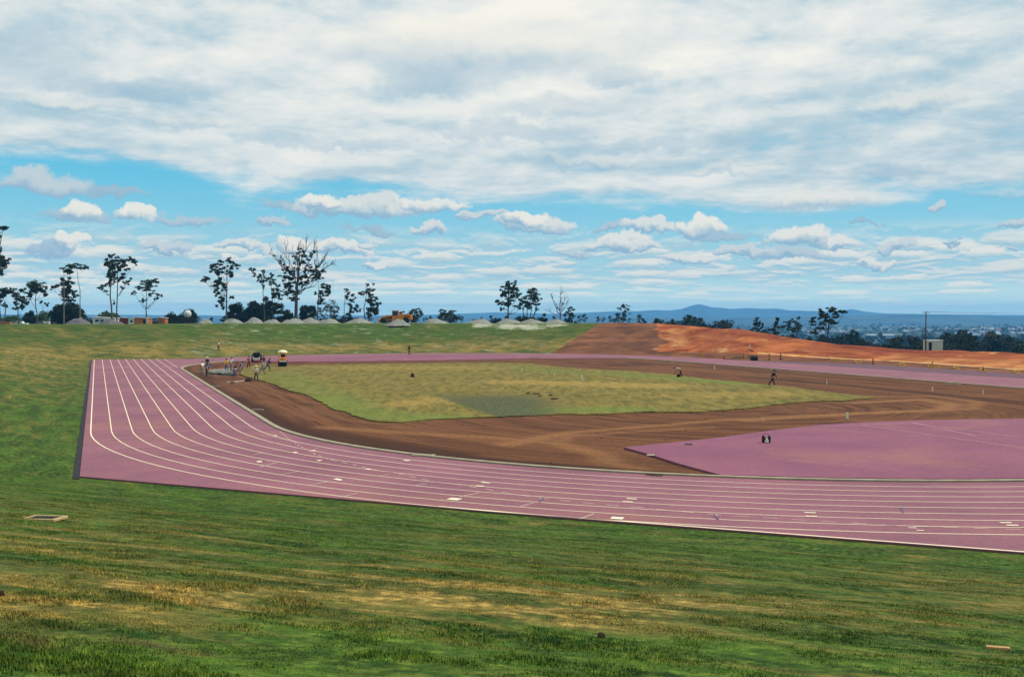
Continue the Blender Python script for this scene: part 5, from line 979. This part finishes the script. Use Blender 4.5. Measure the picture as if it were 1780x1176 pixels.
car('parked_car', 'dark car half hidden behind the earth beside the pale hut', 1642, 207, mat('dark_car_paint', lin(40, 34, 36), .3, .1, 1.0, spec=.5), L=3.6, rz=.25)

# ---- machines on the far track
def gp(px_, py, z=0.0):
    q = G(px_, py, z); return (q[0], q[1], z)
p = gp(446.5, 627.5, .05); ut = empty('utility_truck', p, math.radians(192), 'black utility truck with a white bumper parked nose-on on the far track', 'truck')
mb = MB(); mb.prism([(-.72, .45), (.72, .45), (.76, .95), (.58, 1.02), (.5, 1.42), (-.5, 1.42), (-.58, 1.02), (-.76, .95)], -.2, 2.0, off=(0, 0, 0)); mb.build('cab', mat('black_paint', lin(20, 19, 21), .85, .1, 1.0, spec=.1), ut, .05)
mb = MB(); mb.box((0, 2.0, 1.22), (.86, .03, .34)); mb.box((0, -.21, 1.22), (.86, .03, .34)); mb.build('window', m_glass, ut); mb = MB(); mb.prism([(-.72, .45), (.72, .45), (.74, .9), (-.74, .9)], 2.0, 3.1); mb.build('bonnet', MATS['black_paint'], ut, .05)
mb = MB(); mb.box((0, 3.16, .55), (1.1, .09, .2)); mb.build('bumper', m_wht, ut, .02); mb = MB(); mb.prism([(-.78, .4), (.78, .4), (.78, .95), (-.78, .95)], -2.2, -.25); mb.build('tray', m_dk, ut, .02)
for sx in (-.5, .5):
    mb = MB(); mb.lathe([(.11, 0), (.12, .04), (.03, .07)], (sx, 3.1, .76), 'Y', 14); mb.build('headlight', m_gal, ut)
for cy in (2.5, -1.3):
    for sx in (-.66, .66): wheel(ut, 'wheel', (sx, cy, .33), .33, .2, 'X', m_gal)
p = gp(490.5, 636.3, .09); rl = empty('road_roller', p, math.radians(8), 'small yellow road roller with a white domed canopy at the turf edge', 'roller')
mb = MB(); mb.lathe([(.05, -.55), (.42, -.55), (.45, -.5), (.45, .5), (.42, .55), (.05, .55)], (0, 0, .45), 'X', 24); mb.build('front_drum', m_blk, rl); mb = MB(); mb.lathe([(.05, -.55), (.42, -.55), (.45, -.5), (.45, .5), (.42, .55), (.05, .55)], (0, 1.7, .45), 'X', 24); mb.build('rear_drum', m_blk, rl)
mb = MB(); mb.box((.12, -.47, .72), (.98, .08, .17)); mb.build('bumper', m_wht, rl, .015)
mb = MB(); mb.prism([(-.35, .7), (2.2, .7), (2.2, 1.15), (1.4, 1.22), (.4, 1.3), (-.3, 1.22)], -.5, .5, 'X'); mb.build('body', m_yel, rl, .04)
mb = MB(); mb.box((.05, .95, 1.42), (.6, .12, .5)); mb.box((.05, .75, 1.22), (.6, .5, .12)); mb.build('seat', m_blk, rl, .02); mb = MB(); mb.tube([(0, .2, 1.25), (0, .38, 1.55)], .03); mb.lathe([(.17, 0), (.2, .02), (.17, .04)], (0, .38, 1.55), 'Z', 14); mb.build('steering_wheel', m_dk, rl)
mb = MB()
for sx in (-.5, .5):
    for y in (-.15, 1.5): mb.tube([(sx, y, 1.1), (sx, y, 2.0)], .035)
mb.build('canopy_posts', m_yel, rl); mb = MB(); mb.lathe([(.70, 1.93), (.70, 1.98), (.66, 2.1), (.5, 2.24), (.2, 2.31), (.02, 2.32)], (0, .65, 0), 'Z', 24); mb.build('canopy', mat('cream_canopy', lin(242, 226, 184), .6, .06, 1.0), rl)
for sx in (-.3, .3):
    mb = MB(); mb.lathe([(.08, 0), (.09, -.04), (.03, -.06)], (sx, -.52, 1.05), 'Y', 12); mb.build('headlight', m_gal, rl)

# ---- small things on the ground
def on_bank(px_, py):
    q = hit(px_, py); return q
def peg(label, px_, py, hpx, tilt=0.0, wpx=.10, z=.09, m_=None, cat='peg', name='survey_peg'):
    q = G(px_, py, z); mpp = q[1] / FPX; h = hpx * mpp; mb = MB(); mb.prism([(-wpx / 2, -.15), (wpx / 2, -.15), (wpx / 2, h * .94), (0, h), (-wpx / 2, h * .94)], -.03, .03)
    o = mb.build(name, m_ or m_peg); o.location = (q[0], q[1], z); o.rotation_euler = (0, tilt, 0); return tag(o, label, cat, 'white survey pegs in the infield')
for lab, x, y, h, ti, w_ in [('white survey peg in the turf, left of the shorter peg and the tilted one', 907, 646.5, 7, 0, .15), ('short white survey peg between the upright peg and the tilted peg', 963, 654.5, 6, 0, .12), ('white survey peg leaning to the left in the turf above the dark clods', 1013, 661, 10.5, -.22, .20), ('white survey peg in the soil right of the stooping man', 1242, 641, 6, 0, .12), ('white survey peg in brown soil right of the walking man', 1437, 668, 8, .05, .07), ('white survey peg in brown soil below the long pit lid by the kerb', 1621, 679, 7.5, 0, .10), ('rusty-topped thin survey peg nearest the right edge of the view', 1709, 685, 8, 0, .06), ('thick white survey peg in the soil just behind the purple apron', 1473, 727, 11, -.04, .16), ('thin brown survey peg near the left tip of the rubber apron', 1327, 731, 6, 0, .05), ('tiny white survey peg in the turf near the far track edge', 858, 640, 5, 0, .10), ('pale survey peg beyond the turf in line with the lone far walker', 704, 627, 5, 0, .12)]: peg(lab, x, y, h, ti, w_, .09 if 630 < y < 662 and x < 1200 else .02)
def clod(label, px_, py, w, h, z=.09, m_=None, cat='clod', name='soil_clod', group='dark clods lying on the turf', flat=1.0, bank=False):
    q = on_bank(px_, py) if bank else (*G(px_, py, z), z); bm = bmesh.new(); bmesh.ops.create_icosphere(bm, subdivisions=3, radius=1)
    for v in bm.verts:
        n_ = mnoise.noise(v.co * 1.8 + Vector((px_, py, 0))) * .35 + mnoise.noise(v.co * 4.5 + Vector((py, 0, px_))) * .15; v.co *= 1 + n_; v.co.z = max(v.co.z, -.35); v.co = Vector((v.co.x * w / 2, v.co.y * w / 2 * flat, (v.co.z + .3) * h / 1.3))
    me = bpy.data.meshes.new(name); bm.to_mesh(me); bm.free(); o = link_mesh(name, me, m_ or m_clod); o.location = q; return tag(o, label, cat, group)
for lab, x, y, w_, h_ in [('dark soil clod at the left end of the scattered clods', 918, 684, .42, .12), ('long row of dark crumbs right of the leftmost clod', 932, 684.5, .8, .08), ('small flat clod just below the row of dark crumbs', 939, 688.5, .4, .07), ('small dark clod above the largest flat clod', 957, 687, .4, .10), ('largest flat dark clod lowest of the scattered clods', 964, 693, .7, .09)]: clod(lab, x, y, w_, h_)
clod('dark lump of soil beside the feet of the white-shirted man', 431.5, 662, .75, .35, .0, group=None); clod('small dark lump of soil at the end of the spilled grey sand', 404, 665.5, .5, .15, 0, group=None)
clod('brown clod of earth lying in the near grass', 1045, 1108, .075, .05, bank=True, group=None); clod('dark clod of earth at the left edge of the near grass', 1, 1035, .06, .05, bank=True, group=None)
clod('low grey heap of rubble the men are spreading', 384, 650, 3.4, .55, 0, mat('rubble_grey', lin(132, 130, 118), .95, .3, 5.0), 'heap', 'rubble_heap', None, .7)
clod('dark low heap of damp rubble right of the grey one', 397, 652, 2.2, .28, 0, mat('rubble_dark', lin(78, 76, 72), .95, .3, 5.0), 'heap', 'rubble_heap', None, .8)
clod('dark lumps of wet soil at the tip of the soil by the kerb', 1138, 826, .9, .07, 0, group=None)
def plank(label, px_, py, L, w, h, rz, m_, z=0.0, bank=False, name='plank', cat='plank', tilt=0.0):
    q = on_bank(px_, py) if bank else (*G(px_, py, z), z); mb = MB(); mb.box((0, 0, h / 2), (L, w, h)); o = mb.build(name, m_, None, min(h, w) * .15); o.location = q; o.rotation_euler = (0, tilt, rz); return tag(o, label, cat)
plank('short sawn timber offcut lying in the near grass at lower right', 1735, 1129, .23, .06, .035, -.25, mat('sawn_timber', lin(190, 148, 98), .8, .1, 5.0), bank=True)
plank('dark board lying on the upper edge of the rubber apron', 1197, 772.3, .36 * 1.0, .3, .05, .1, m_dk, .1); plank('small pale board lying near the tip of the rubber apron', 1131, 791, .40, .12, .04, -.1, m_peg, .1)
plank('dark plank lying across the sand slope by the thin white post', 1307.5, 611, 1.3, .25, .16, -.3, m_dk, bank=True, tilt=.45)
# bag on the apron
q = gp(1332, 769, .1); bag = empty('kit_bag', q, 0, 'open dark brown bag with a white towel in it on the rubber apron', 'bag'); m_bag = mat('brown_canvas', lin(58, 40, 26), .85, .25, 6.0)
mb = MB(); mb.prism([(-.22, 0), (.22, 0), (.23, .28), (.19, .42), (.08, .30), (-.08, .30), (-.18, .44), (-.23, .28)], -.13, .16); mb.build('bag_body', m_bag, bag, .03); mb = MB(); mb.prism([(-.13, .02), (.09, .02), (.10, .10), (.02, .31), (-.05, .31), (-.12, .12)], -.19, -.11); mb.build('towel', m_wht, bag, .03)
mb = MB(); mb.tube([(-.17, .02, .38), (-.12, .02, .50), (.1, .02, .50), (.16, .02, .38)], .013); mb.build('handle', m_blk, bag)
q = gp(717, 655, .09); rb = empty('red_bag', q, 0, 'small dark red bag standing alone on the turf', 'bag'); mb = MB(); mb.prism([(-.22, 0), (.26, 0), (.2, .30), (.06, .50), (-.1, .50), (-.22, .25)], -.13, .13); mb.build('bag_body', mat('maroon_cloth', lin(96, 30, 38), .85, .15, 5.0), rb, .04); mb = MB(); mb.tube([(-.1, 0, .47), (-.03, 0, .58), (.06, 0, .47)], .015); mb.build('handle', m_blk, rb)
# drainage pits
def pit(label, px_, py, w, d, rz, z, m_fr, bank=False, tiltx=0.0, dark=True):
    q = on_bank(px_, py) if bank else (*G(px_, py, z), z); r = empty('drain_pit', q, rz, label, 'drain pit'); r.rotation_euler = (tiltx, 0, rz); mb = MB(); f = .07 if bank else .11
    if bank: r.location.z += .015
    for cx, cy, a, b in ((0, -d / 2, w + f, f), (0, d / 2, w + f, f), (-w / 2, 0, f, d - f), (w / 2, 0, f, d - f)): mb.box((cx, cy, .0), (a, b, .06))
    mb.build('frame', m_fr, r, .01); mb = MB()
    for i in range(6): mb.box((-w / 2 + w * (i + .5) / 6, 0, .0), (w * .05, d - f, .05))
    mb.build('grating', m_dk, r); mb = MB(); mb.box((0, 0, -.05), (w - f, d - f, .03)); mb.build('pit_floor', m_edge, r)
pit('concrete drain pit frame set in the grass at lower left', 77, 902, .66, .5, -.10, 0, mat('pit_frame', lin(186, 160, 112), .85, .15, 3.0), True, -.05)
pit('white-framed drain pit inside the kerb of the near bend', 736, 790.5, 1.0, .55, -.25, .06, m_conc); pit('low dark drain pit at the edge of the far track', 926, 621, 2.0, 1.2, 0, .08, m_wood); pit('long pale pit lid beside the kerb at the right', 1656, 667.5, 1.7, .5, -1.1, .07, m_conc); pit('pale pit lid beside the kerb behind the walking man', 1348, 643.5, 1.5, .5, -1.1, .07, m_conc); pit('pale pit at the far end of the right-hand kerb', 1158, 628.4, 2.0, .8, -.6, .07, m_conc)
def stub(label, px_, py, L, rz):
    q = G(px_, py, 0); r = empty('kerb_inlet', (q[0], q[1], 0), rz, label, 'kerb inlet'); mb = MB(); mb.box((L / 2, .09, .03), (L, .07, .14)); mb.box((L / 2, -.09, .03), (L, .07, .14)); mb.box((L - .04, 0, .03), (.07, .12, .138)); mb.build('channel', m_conc, r, .01); return r
stub('short concrete inlet off the kerb, nearer to the working men', 369, 671.5, .8, .05); stub('short concrete inlet off the kerb, nearer to the bend', 438, 713, .85, .05); stub('tiny concrete inlet sticking up from the kerb on the bend', 564.5, 769, .2, .8)
# yellow trestles, posts, drum and marker beyond the right-hand straight
def trestle(label, px_, py, hpx, rz):
    q = hit(px_, py); h = hpx * q[1] / FPX; r = empty('trestle', q, rz, label, 'trestle', 'yellow trestles beside the right-hand straight')
    for sx in (-.75, .75):
        for sy in (-1, 1):
            mb = MB(); mb.tube([(sx + .12 * sx, sy * .42, -.05), (sx, sy * .03, h)], .04, 6); mb.build('leg', m_yel2, r)
    mb = MB(); mb.box((0, 0, h - .03), (1.9, .09, .10)); mb.build('rail', m_yel2, r); mb = MB(); mb.box((0, -.33, h * .3), (1.5, .06, .08)); mb.build('brace', m_yel2, r)
for i, (x, y, h, rz) in enumerate([(1454, 629, 5.5, -.9), (1490, 631.5, 6.5, .75), (1567, 637, 6.5, .75), (1661, 643, 6, .8), (1706, 646, 6, .8), (1765, 649.5, 6.5, .8), (1624, 640, 5, -.9)]):
    trestle(['leftmost of the low yellow trestles by the straight', 'second low yellow trestle from the left, below the sand ridge', 'low yellow trestle between the thin grey post and tall yellow post', 'low yellow trestle right of the tall yellow post', 'low yellow trestle beside the dark stubby post', 'rightmost low yellow trestle at the edge of the view', 'low yellow trestle at the foot of the tall yellow post'][i], x, y, h, rz)
def post(label, px_, py, hpx, w, m_, foot=True, name='barrier_post'):
    q = hit(px_, py); h = hpx * q[1] / FPX; r = empty(name, q, 0, label, 'post', 'posts along the straight'); mb = MB(); mb.box((0, 0, h / 2), (w, w, h)); mb.build('post', m_, r)
    if foot:
        for a in (0, math.pi / 2):
            mb = MB(); mb.box((0, 0, .045), (.8, .09, .09), (0, 0, a + .4)); mb.tube([(.3 * math.cos(a + .4), .3 * math.sin(a + .4), .05), (0, 0, h * .3)], .03, 5); mb.build('foot', m_, r)
for lab, x, y, h, m_, ft in [('yellow post at the far left end, before the orange cut', 1174, 617.5, 13, m_yel2, True), ('yellow post with a broad foot left of the red cone', 1220.5, 621, 13, m_yel2, True), ('short yellow post right behind the red cone', 1262, 622, 9, m_yel2, True), ('dull olive post left of the black drum', 1292, 624, 9, mat('olive_paint', lin(120, 104, 40), .7, .1, 2.0), False), ('short yellow-brown post just left of the black drum', 1301, 623, 7, MATS['olive_paint'], False), ('tall dull yellow post right of the black drum', 1337, 625.5, 11, MATS['olive_paint'], True), ('tall dark brown post right of the dull yellow post', 1357, 625, 11, mat('rust_post', lin(110, 70, 40), .8, .1, 2.0), True), ('thin grey post between low yellow trestles', 1517.5, 634, 11, m_dk, False), ('tall yellow post standing over the trestles', 1620.5, 640.5, 13.5, m_yel2, True), ('dark stubby post with pale top by a trestle', 1709, 645.5, 8, m_dk, True)]: post(lab, x, y, h, .13, m_, ft)
post('thin white post standing on the orange slope', 1303.5, 607.5, 10.5, .12, m_peg, False, 'marker_post')
q = hit(1310.5, 626.5); dr = empty('steel_drum', (q[0], q[1], q[2]), .2, 'black steel drum lying on its side beside the straight', 'drum'); mb = MB(); R = .42; mb.lathe([(.02, -.5), (R * .96, -.5), (R, -.49), (R, -.2), (R * 1.04, -.17), (R, -.14), (R, .14), (R * 1.04, .17), (R, .2), (R, .49), (R * .96, .5), (.02, .5)], (0, 0, R), 'X', 24); mb.build('shell', m_blk, dr); mb = MB(); mb.lathe([(R * 1.05, .48), (R * 1.05, .53), (R * .9, .53)], (0, 0, R), 'X', 24); mb.lathe([(R * .9, -.53), (R * 1.05, -.53), (R * 1.05, -.48)], (0, 0, R), 'X', 24); mb.build('rims', m_dk, dr)
q = hit(1260.5, 624); cn = empty('marker_cone', q, 0, 'small red marker cone at the corner of the far straight', 'cone'); mb = MB(); mb.lathe([(.36, .05), (.30, .10), (.08, .52), (.03, .55)], (0, 0, 0), 'Z', 18); mb.build('cone', m_red, cn); mb = MB(); mb.box((0, 0, .03), (.8, .8, .06)); mb.build('base', m_red, cn, .02)

# ------------------------------------------------------------------ people
SKIN = mat('skin', lin(176, 122, 94), .6, .05, 3.0); HAIRD = mat('dark_hair', lin(34, 26, 24), .7, .1, 9.0)
CL = {}
def cloth(rgb):
    if rgb not in CL: CL[rgb] = mat('cloth_%d_%d_%d' % rgb, lin(*rgb), .9, .12, 6.0)
    return CL[rgb]
def skin_obj(name, verts, edges, radii, m_, parent, root=0):
    me = bpy.data.meshes.new(name); me.from_pydata([tuple(v) for v in verts], edges, []); o = link_mesh(name, me, m_, parent)
    md = o.modifiers.new('skin', 'SKIN'); md.use_smooth_shade = True
    for i, r in enumerate(radii):
        sv = me.skin_vertices[0].data[i]; sv.radius = (r, r); sv.use_root = i == root
    sd_ = o.modifiers.new('subdivision', 'SUBSURF'); sd_.levels = 1; sd_.render_levels = 1; return o
def person(label, foot, face, shirt, trousers, lean=0., legs=((0, 0), (0, 0)), arms=((.1, .3), (.1, .3)), H=1.74, hair=HAIRD, hat=None, spread=.1, arm_out=.18, sleeves=True, head_down=0.0, group=None):
    """face: degrees, 0 looks away from the viewer, 90 looks right; legs (hip, knee), arms (shoulder, elbow) in radians, forward positive"""
    s = H / 1.74; r = empty('person', foot, -R_(face), label, 'person', group, s); V = Vector
    D = lambda a, out=0.0: V((out, math.sin(a), -math.cos(a))).normalized()
    ank = []; hips = []; kn = []
    for sx, (h, k) in zip((-1, 1), legs):
        hp = V((sx * .09, 0, 0)); kk = hp + D(h, sx * spread) * .43; aa = kk + D(h - k, sx * spread * .6) * .42; hips.append(hp); kn.append(kk); ank.append(aa)
    low = min(a.z for a in ank); sh = V((0, 0, .085 - low)); hips = [p_ + sh for p_ in hips]; kn = [p_ + sh for p_ in kn]; ank = [p_ + sh for p_ in ank]
    pel = (hips[0] + hips[1]) / 2 + V((0, 0, .04)); up = V((0, math.sin(lean), math.cos(lean))); wai = pel + up * .17; che = wai + V((0, math.sin(lean * 1.12), math.cos(lean * 1.12))) * .22; neck = che + V((0, math.sin(lean * 1.15), math.cos(lean * 1.15))) * .14
    hd = lean + head_down; hu = V((0, math.sin(hd), math.cos(hd))); hf = V((0, math.cos(hd), -math.sin(hd))); nk2 = neck + hu * .08; head = neck + hu * .17 + hf * .015; crown = head + hu * .09
    verts = [pel, wai, che, neck, nk2, head, crown, head + hf * .085 - hu * .015, head + hf * .06 - hu * .07]; rad = [.125, .115, .135, .062, .055, .088, .055, .022, .035]; ed = [(0, 1), (1, 2), (2, 3), (3, 4), (4, 5), (5, 6), (5, 7), (5, 8)]
    sleeve = []; shoulders = []
    for sx, (a, e) in zip((-1, 1), arms):
        so = che + V((sx * .17, 0, 0)) + up * .07; d1 = D(a, sx * arm_out); el_ = so + d1 * .29; d2 = D(a + e, sx * arm_out * .2); wr = el_ + d2 * .25; i = len(verts)
        verts += [so, el_, wr, wr + d2 * .08]; rad += [.058, .043, .030, .034]; ed += [(2, i), (i, i + 1), (i + 1, i + 2), (i + 2, i + 3)]
        side = d2.cross(V((1, 0, 0))).normalized() if abs(d2.x) < .9 else V((0, 1, 0)); base = i + 3
        for q_ in range(5):
            ln = (.055, .075, .08, .075, .06)[q_]; off = side * ((q_ - 2) * .018); dirn = (d2 + side * ((q_ - 2) * .13 + (-.5 if q_ == 0 else 0)) + V((-sx * .25, 0, 0))).normalized(); j = len(verts); a0 = wr + d2 * (.06 if q_ == 0 else .09) + off
            verts += [a0 + dirn * ln * .5, a0 + dirn * ln + V((-sx * .012, 0, 0))]; rad += [.010, .008]; ed += [(base, j), (j, j + 1)]
        sleeve.append((so, so.lerp(el_, .62) if sleeves is True else el_.lerp(wr, .85), el_))
    for hp, kk, aa in zip(hips, kn, ank):
        i = len(verts); verts += [hp, kk, aa]; rad += [.085, .058, .042]; ed += [(0, i), (i, i + 1), (i + 1, i + 2)]
    body = skin_obj('body', verts, ed, rad, SKIN, r)
    # shirt
    v = [pel + V((0, 0, .03)), wai, che, neck - up * .02]; rd = [.142, .135, .155, .075]; e_ = [(0, 1), (1, 2), (2, 3)]
    for so, en, el_ in sleeve:
        i = len(v); v.append(so); rd.append(.076); e_.append((2, i))
        if sleeves is not True: v += [el_, en]; rd += [.060, .048]; e_ += [(i, i + 1), (i + 1, i + 2)]
        else: v.append(en); rd.append(.062); e_.append((i, i + 1))
    skin_obj('shirt', v, e_, rd, cloth(shirt), r)
    v = [pel + V((0, 0, .05)), pel - V((0, 0, .02))]; rd = [.138, .135]; e_ = [(0, 1)]
    for hp, kk, aa in zip(hips, kn, ank):
        i = len(v); v += [hp - V((0, 0, .03)), kk, aa]; rd += [.098, .074, .062]; e_ += [(1, i), (i, i + 1), (i + 1, i + 2)]
    skin_obj('trousers', v, e_, rd, cloth(trousers), r)
    for aa, (h, k) in zip(ank, legs):
        t_ = h - k; fwd = V((0, math.cos(t_ * .5), math.sin(t_ * .5) * .6)).normalized(); mb = MB(); c_ = aa + V((0, .05, -.055)); M_ = Matrix.Translation(c_) @ Matrix.Rotation(min(0, t_) * .6, 4, 'X'); mb2_ = MB(); mb2_.box((0, .02, 0), (.095, .27, .07), taper=.8); mb.add([M_ @ Vector(q_) for q_ in mb2_.v], mb2_.f); mb.build('boot', m_dk, r, .02)
    mb = MB(); zax = hu; M_ = Matrix.Translation(head + hu * .035 - hf * .012) @ zax.to_track_quat('Z', 'Y').to_matrix().to_4x4()
    if hat is None:
        mb2_ = MB(); mb2_.lathe([(.098, -.05), (.104, 0), (.095, .05), (.06, .088), (.01, .098)], (0, 0, 0), 'Z', 14); mb.add([M_ @ Vector(q_) for q_ in mb2_.v], mb2_.f, None, True); mb.build('hair', hair, r)
    else:
        mb2_ = MB(); mb2_.lathe([(.19, .005), (.185, .02), (.105, .025), (.10, .08), (.085, .12), (.01, .13)], (0, 0, 0), 'Z', 16); mb.add([M_ @ Vector(q_) for q_ in mb2_.v], mb2_.f, None, True); mb.build('hat', cloth(hat), r)
    mb = MB()
    for sx in (-1, 1): mb.lathe([(.001, -.012), (.009, -.008), (.012, 0), (.009, .008), (.001, .012)], tuple(head + hf * .078 + V((sx * .032, 0, 0)) + hu * .012), 'Z', 8)
    mb.build('eyes', m_blk, body); return r
def F_(px_, py, z=.0): return gp(px_, py, z)
NAVY, JEAN, WHT, GREY = (34, 38, 66), (66, 92, 140), (236, 230, 214), (150, 154, 158)
CREW = 'men at work at the corner of the infield'
person('man in a white shirt and dark trousers standing on the grass bank', tuple(hit(380, 610)), 100, (206, 210, 214), (44, 40, 50), .15, ((.1, .05), (-.1, .05)), ((.5, .6), (.3, .5)))
person('dark-clothed person standing alone on the far track', F_(711.5, 616.5, .03), 200, (28, 26, 36), (32, 28, 34), .05, ((.08, .0), (-.1, .05)), ((.2, .5), (.1, .3)), sleeves=2)
person('stooping man in a pinkish shirt and brown trousers beside a bucket', F_(1183, 656, .02), -80, (196, 160, 164), (92, 50, 46), 1.25, ((.12, .1), (-.15, .05)), ((.35, .2), (.2, .3)), hair=HAIRD)
person('man in dark navy clothes striding across the brown soil', F_(1343, 671, .02), 80, (26, 28, 42), (24, 26, 42), .22, ((.42, .10), (-.62, .12)), ((-.35, .3), (.45, .4)), sleeves=2)
person('man in a bright white shirt and navy trousers standing legs apart', F_(445.5, 662.5, .05), 190, WHT, NAVY, .18, ((.18, .05), (-.12, .05)), ((.1, .9), (.1, .9)), spread=.24, arm_out=.5, hat=(214, 190, 150), group=CREW)
person('man in a blue shirt bending over, seen from behind', F_(359, 653), 40, (52, 110, 190), (22, 22, 30), .85, ((.15, .1), (-.05, .05)), ((.2, .4), (.2, .4)), group=CREW)
person('man in a white shirt and pale trousers bending beside the blue-shirted man', F_(352, 651), -20, (232, 222, 210), (150, 152, 140), .65, ((.1, .1), (-.1, .1)), ((.3, .4), (.3, .4)), group=CREW)
person('man in a dark green jacket and white hat standing behind the blue shirt', F_(360.5, 643), 170, (36, 50, 42), (34, 36, 38), .05, hat=(238, 232, 220), sleeves=2, group=CREW)
person('man in a yellow shirt and blue jeans standing by the grey rubble', F_(393.5, 646.5), 165, (236, 186, 40), JEAN, .1, ((.08, 0), (-.08, .05)), ((.5, .6), (.5, .6)), group=CREW)
person('man in a white shirt and grey trousers behind the yellow shirt', F_(402, 644), 20, (240, 236, 230), (120, 132, 140), .12, ((.1, 0), (-.1, .1)), ((.4, .5), (.4, .5)), group=CREW)
person('man in a brown shirt and blue jeans leaning forward with feet apart', F_(406.5, 654), 60, (106, 66, 46), (60, 78, 118), .55, ((.3, .1), (-.25, .1)), ((.6, .3), (.5, .3)), spread=.2, group=CREW)
person('man in a grey-blue jacket leaning forward in stride behind the brown shirt', F_(415.5, 650), 80, (104, 122, 140), (110, 122, 136), .6, ((.3, .1), (-.5, .1)), ((.5, .4), (.3, .3)), sleeves=2, group=CREW)
person('man in a dusky pink shirt and dark trousers left of the black truck', F_(432.5, 640.5, .02), 150, (146, 96, 104), (52, 40, 40), .08, ((.05, 0), (-.12, .05)), ((.2, .4), (.1, .3)), group=CREW)
person('man in a light grey shirt and grey trousers taking a long step', F_(455.5, 650, .09), 70, (176, 182, 178), (104, 112, 136), .3, ((.45, .1), (-.55, .1)), ((.4, .4), (-.2, .3)), group=CREW)
person('man in a maroon jacket and pale blue trousers right of the black truck', F_(459.5, 640, .09), 200, (104, 34, 44), (150, 176, 190), .15, ((.08, 0), (-.08, 0)), ((.4, .6), (.4, .6)), sleeves=2, group=CREW)
person('man in dark navy clothes lunging to the right beside the maroon jacket', F_(465.5, 644.5, .09), 90, (40, 36, 66), (34, 44, 58), .35, ((.5, .5), (-.5, .3)), ((.5, .5), (.2, .4)), sleeves=2, group=CREW)
q = F_(1179, 656, .02); bk = empty('bucket', q, 0, 'black bucket standing beside the stooping man', 'bucket'); mb = MB(); mb.lathe([(.13, 0), (.18, .36), (.195, .38), (.17, .36), (.12, .03)], (0, 0, 0), 'Z', 18); mb.build('pail', m_blk, bk); mb = MB(); mb.tube([(-.18, 0, .36), (-.12, 0, .52), (0, 0, .58), (.12, 0, .52), (.18, 0, .36)], .012); mb.build('handle', m_dk, bk)
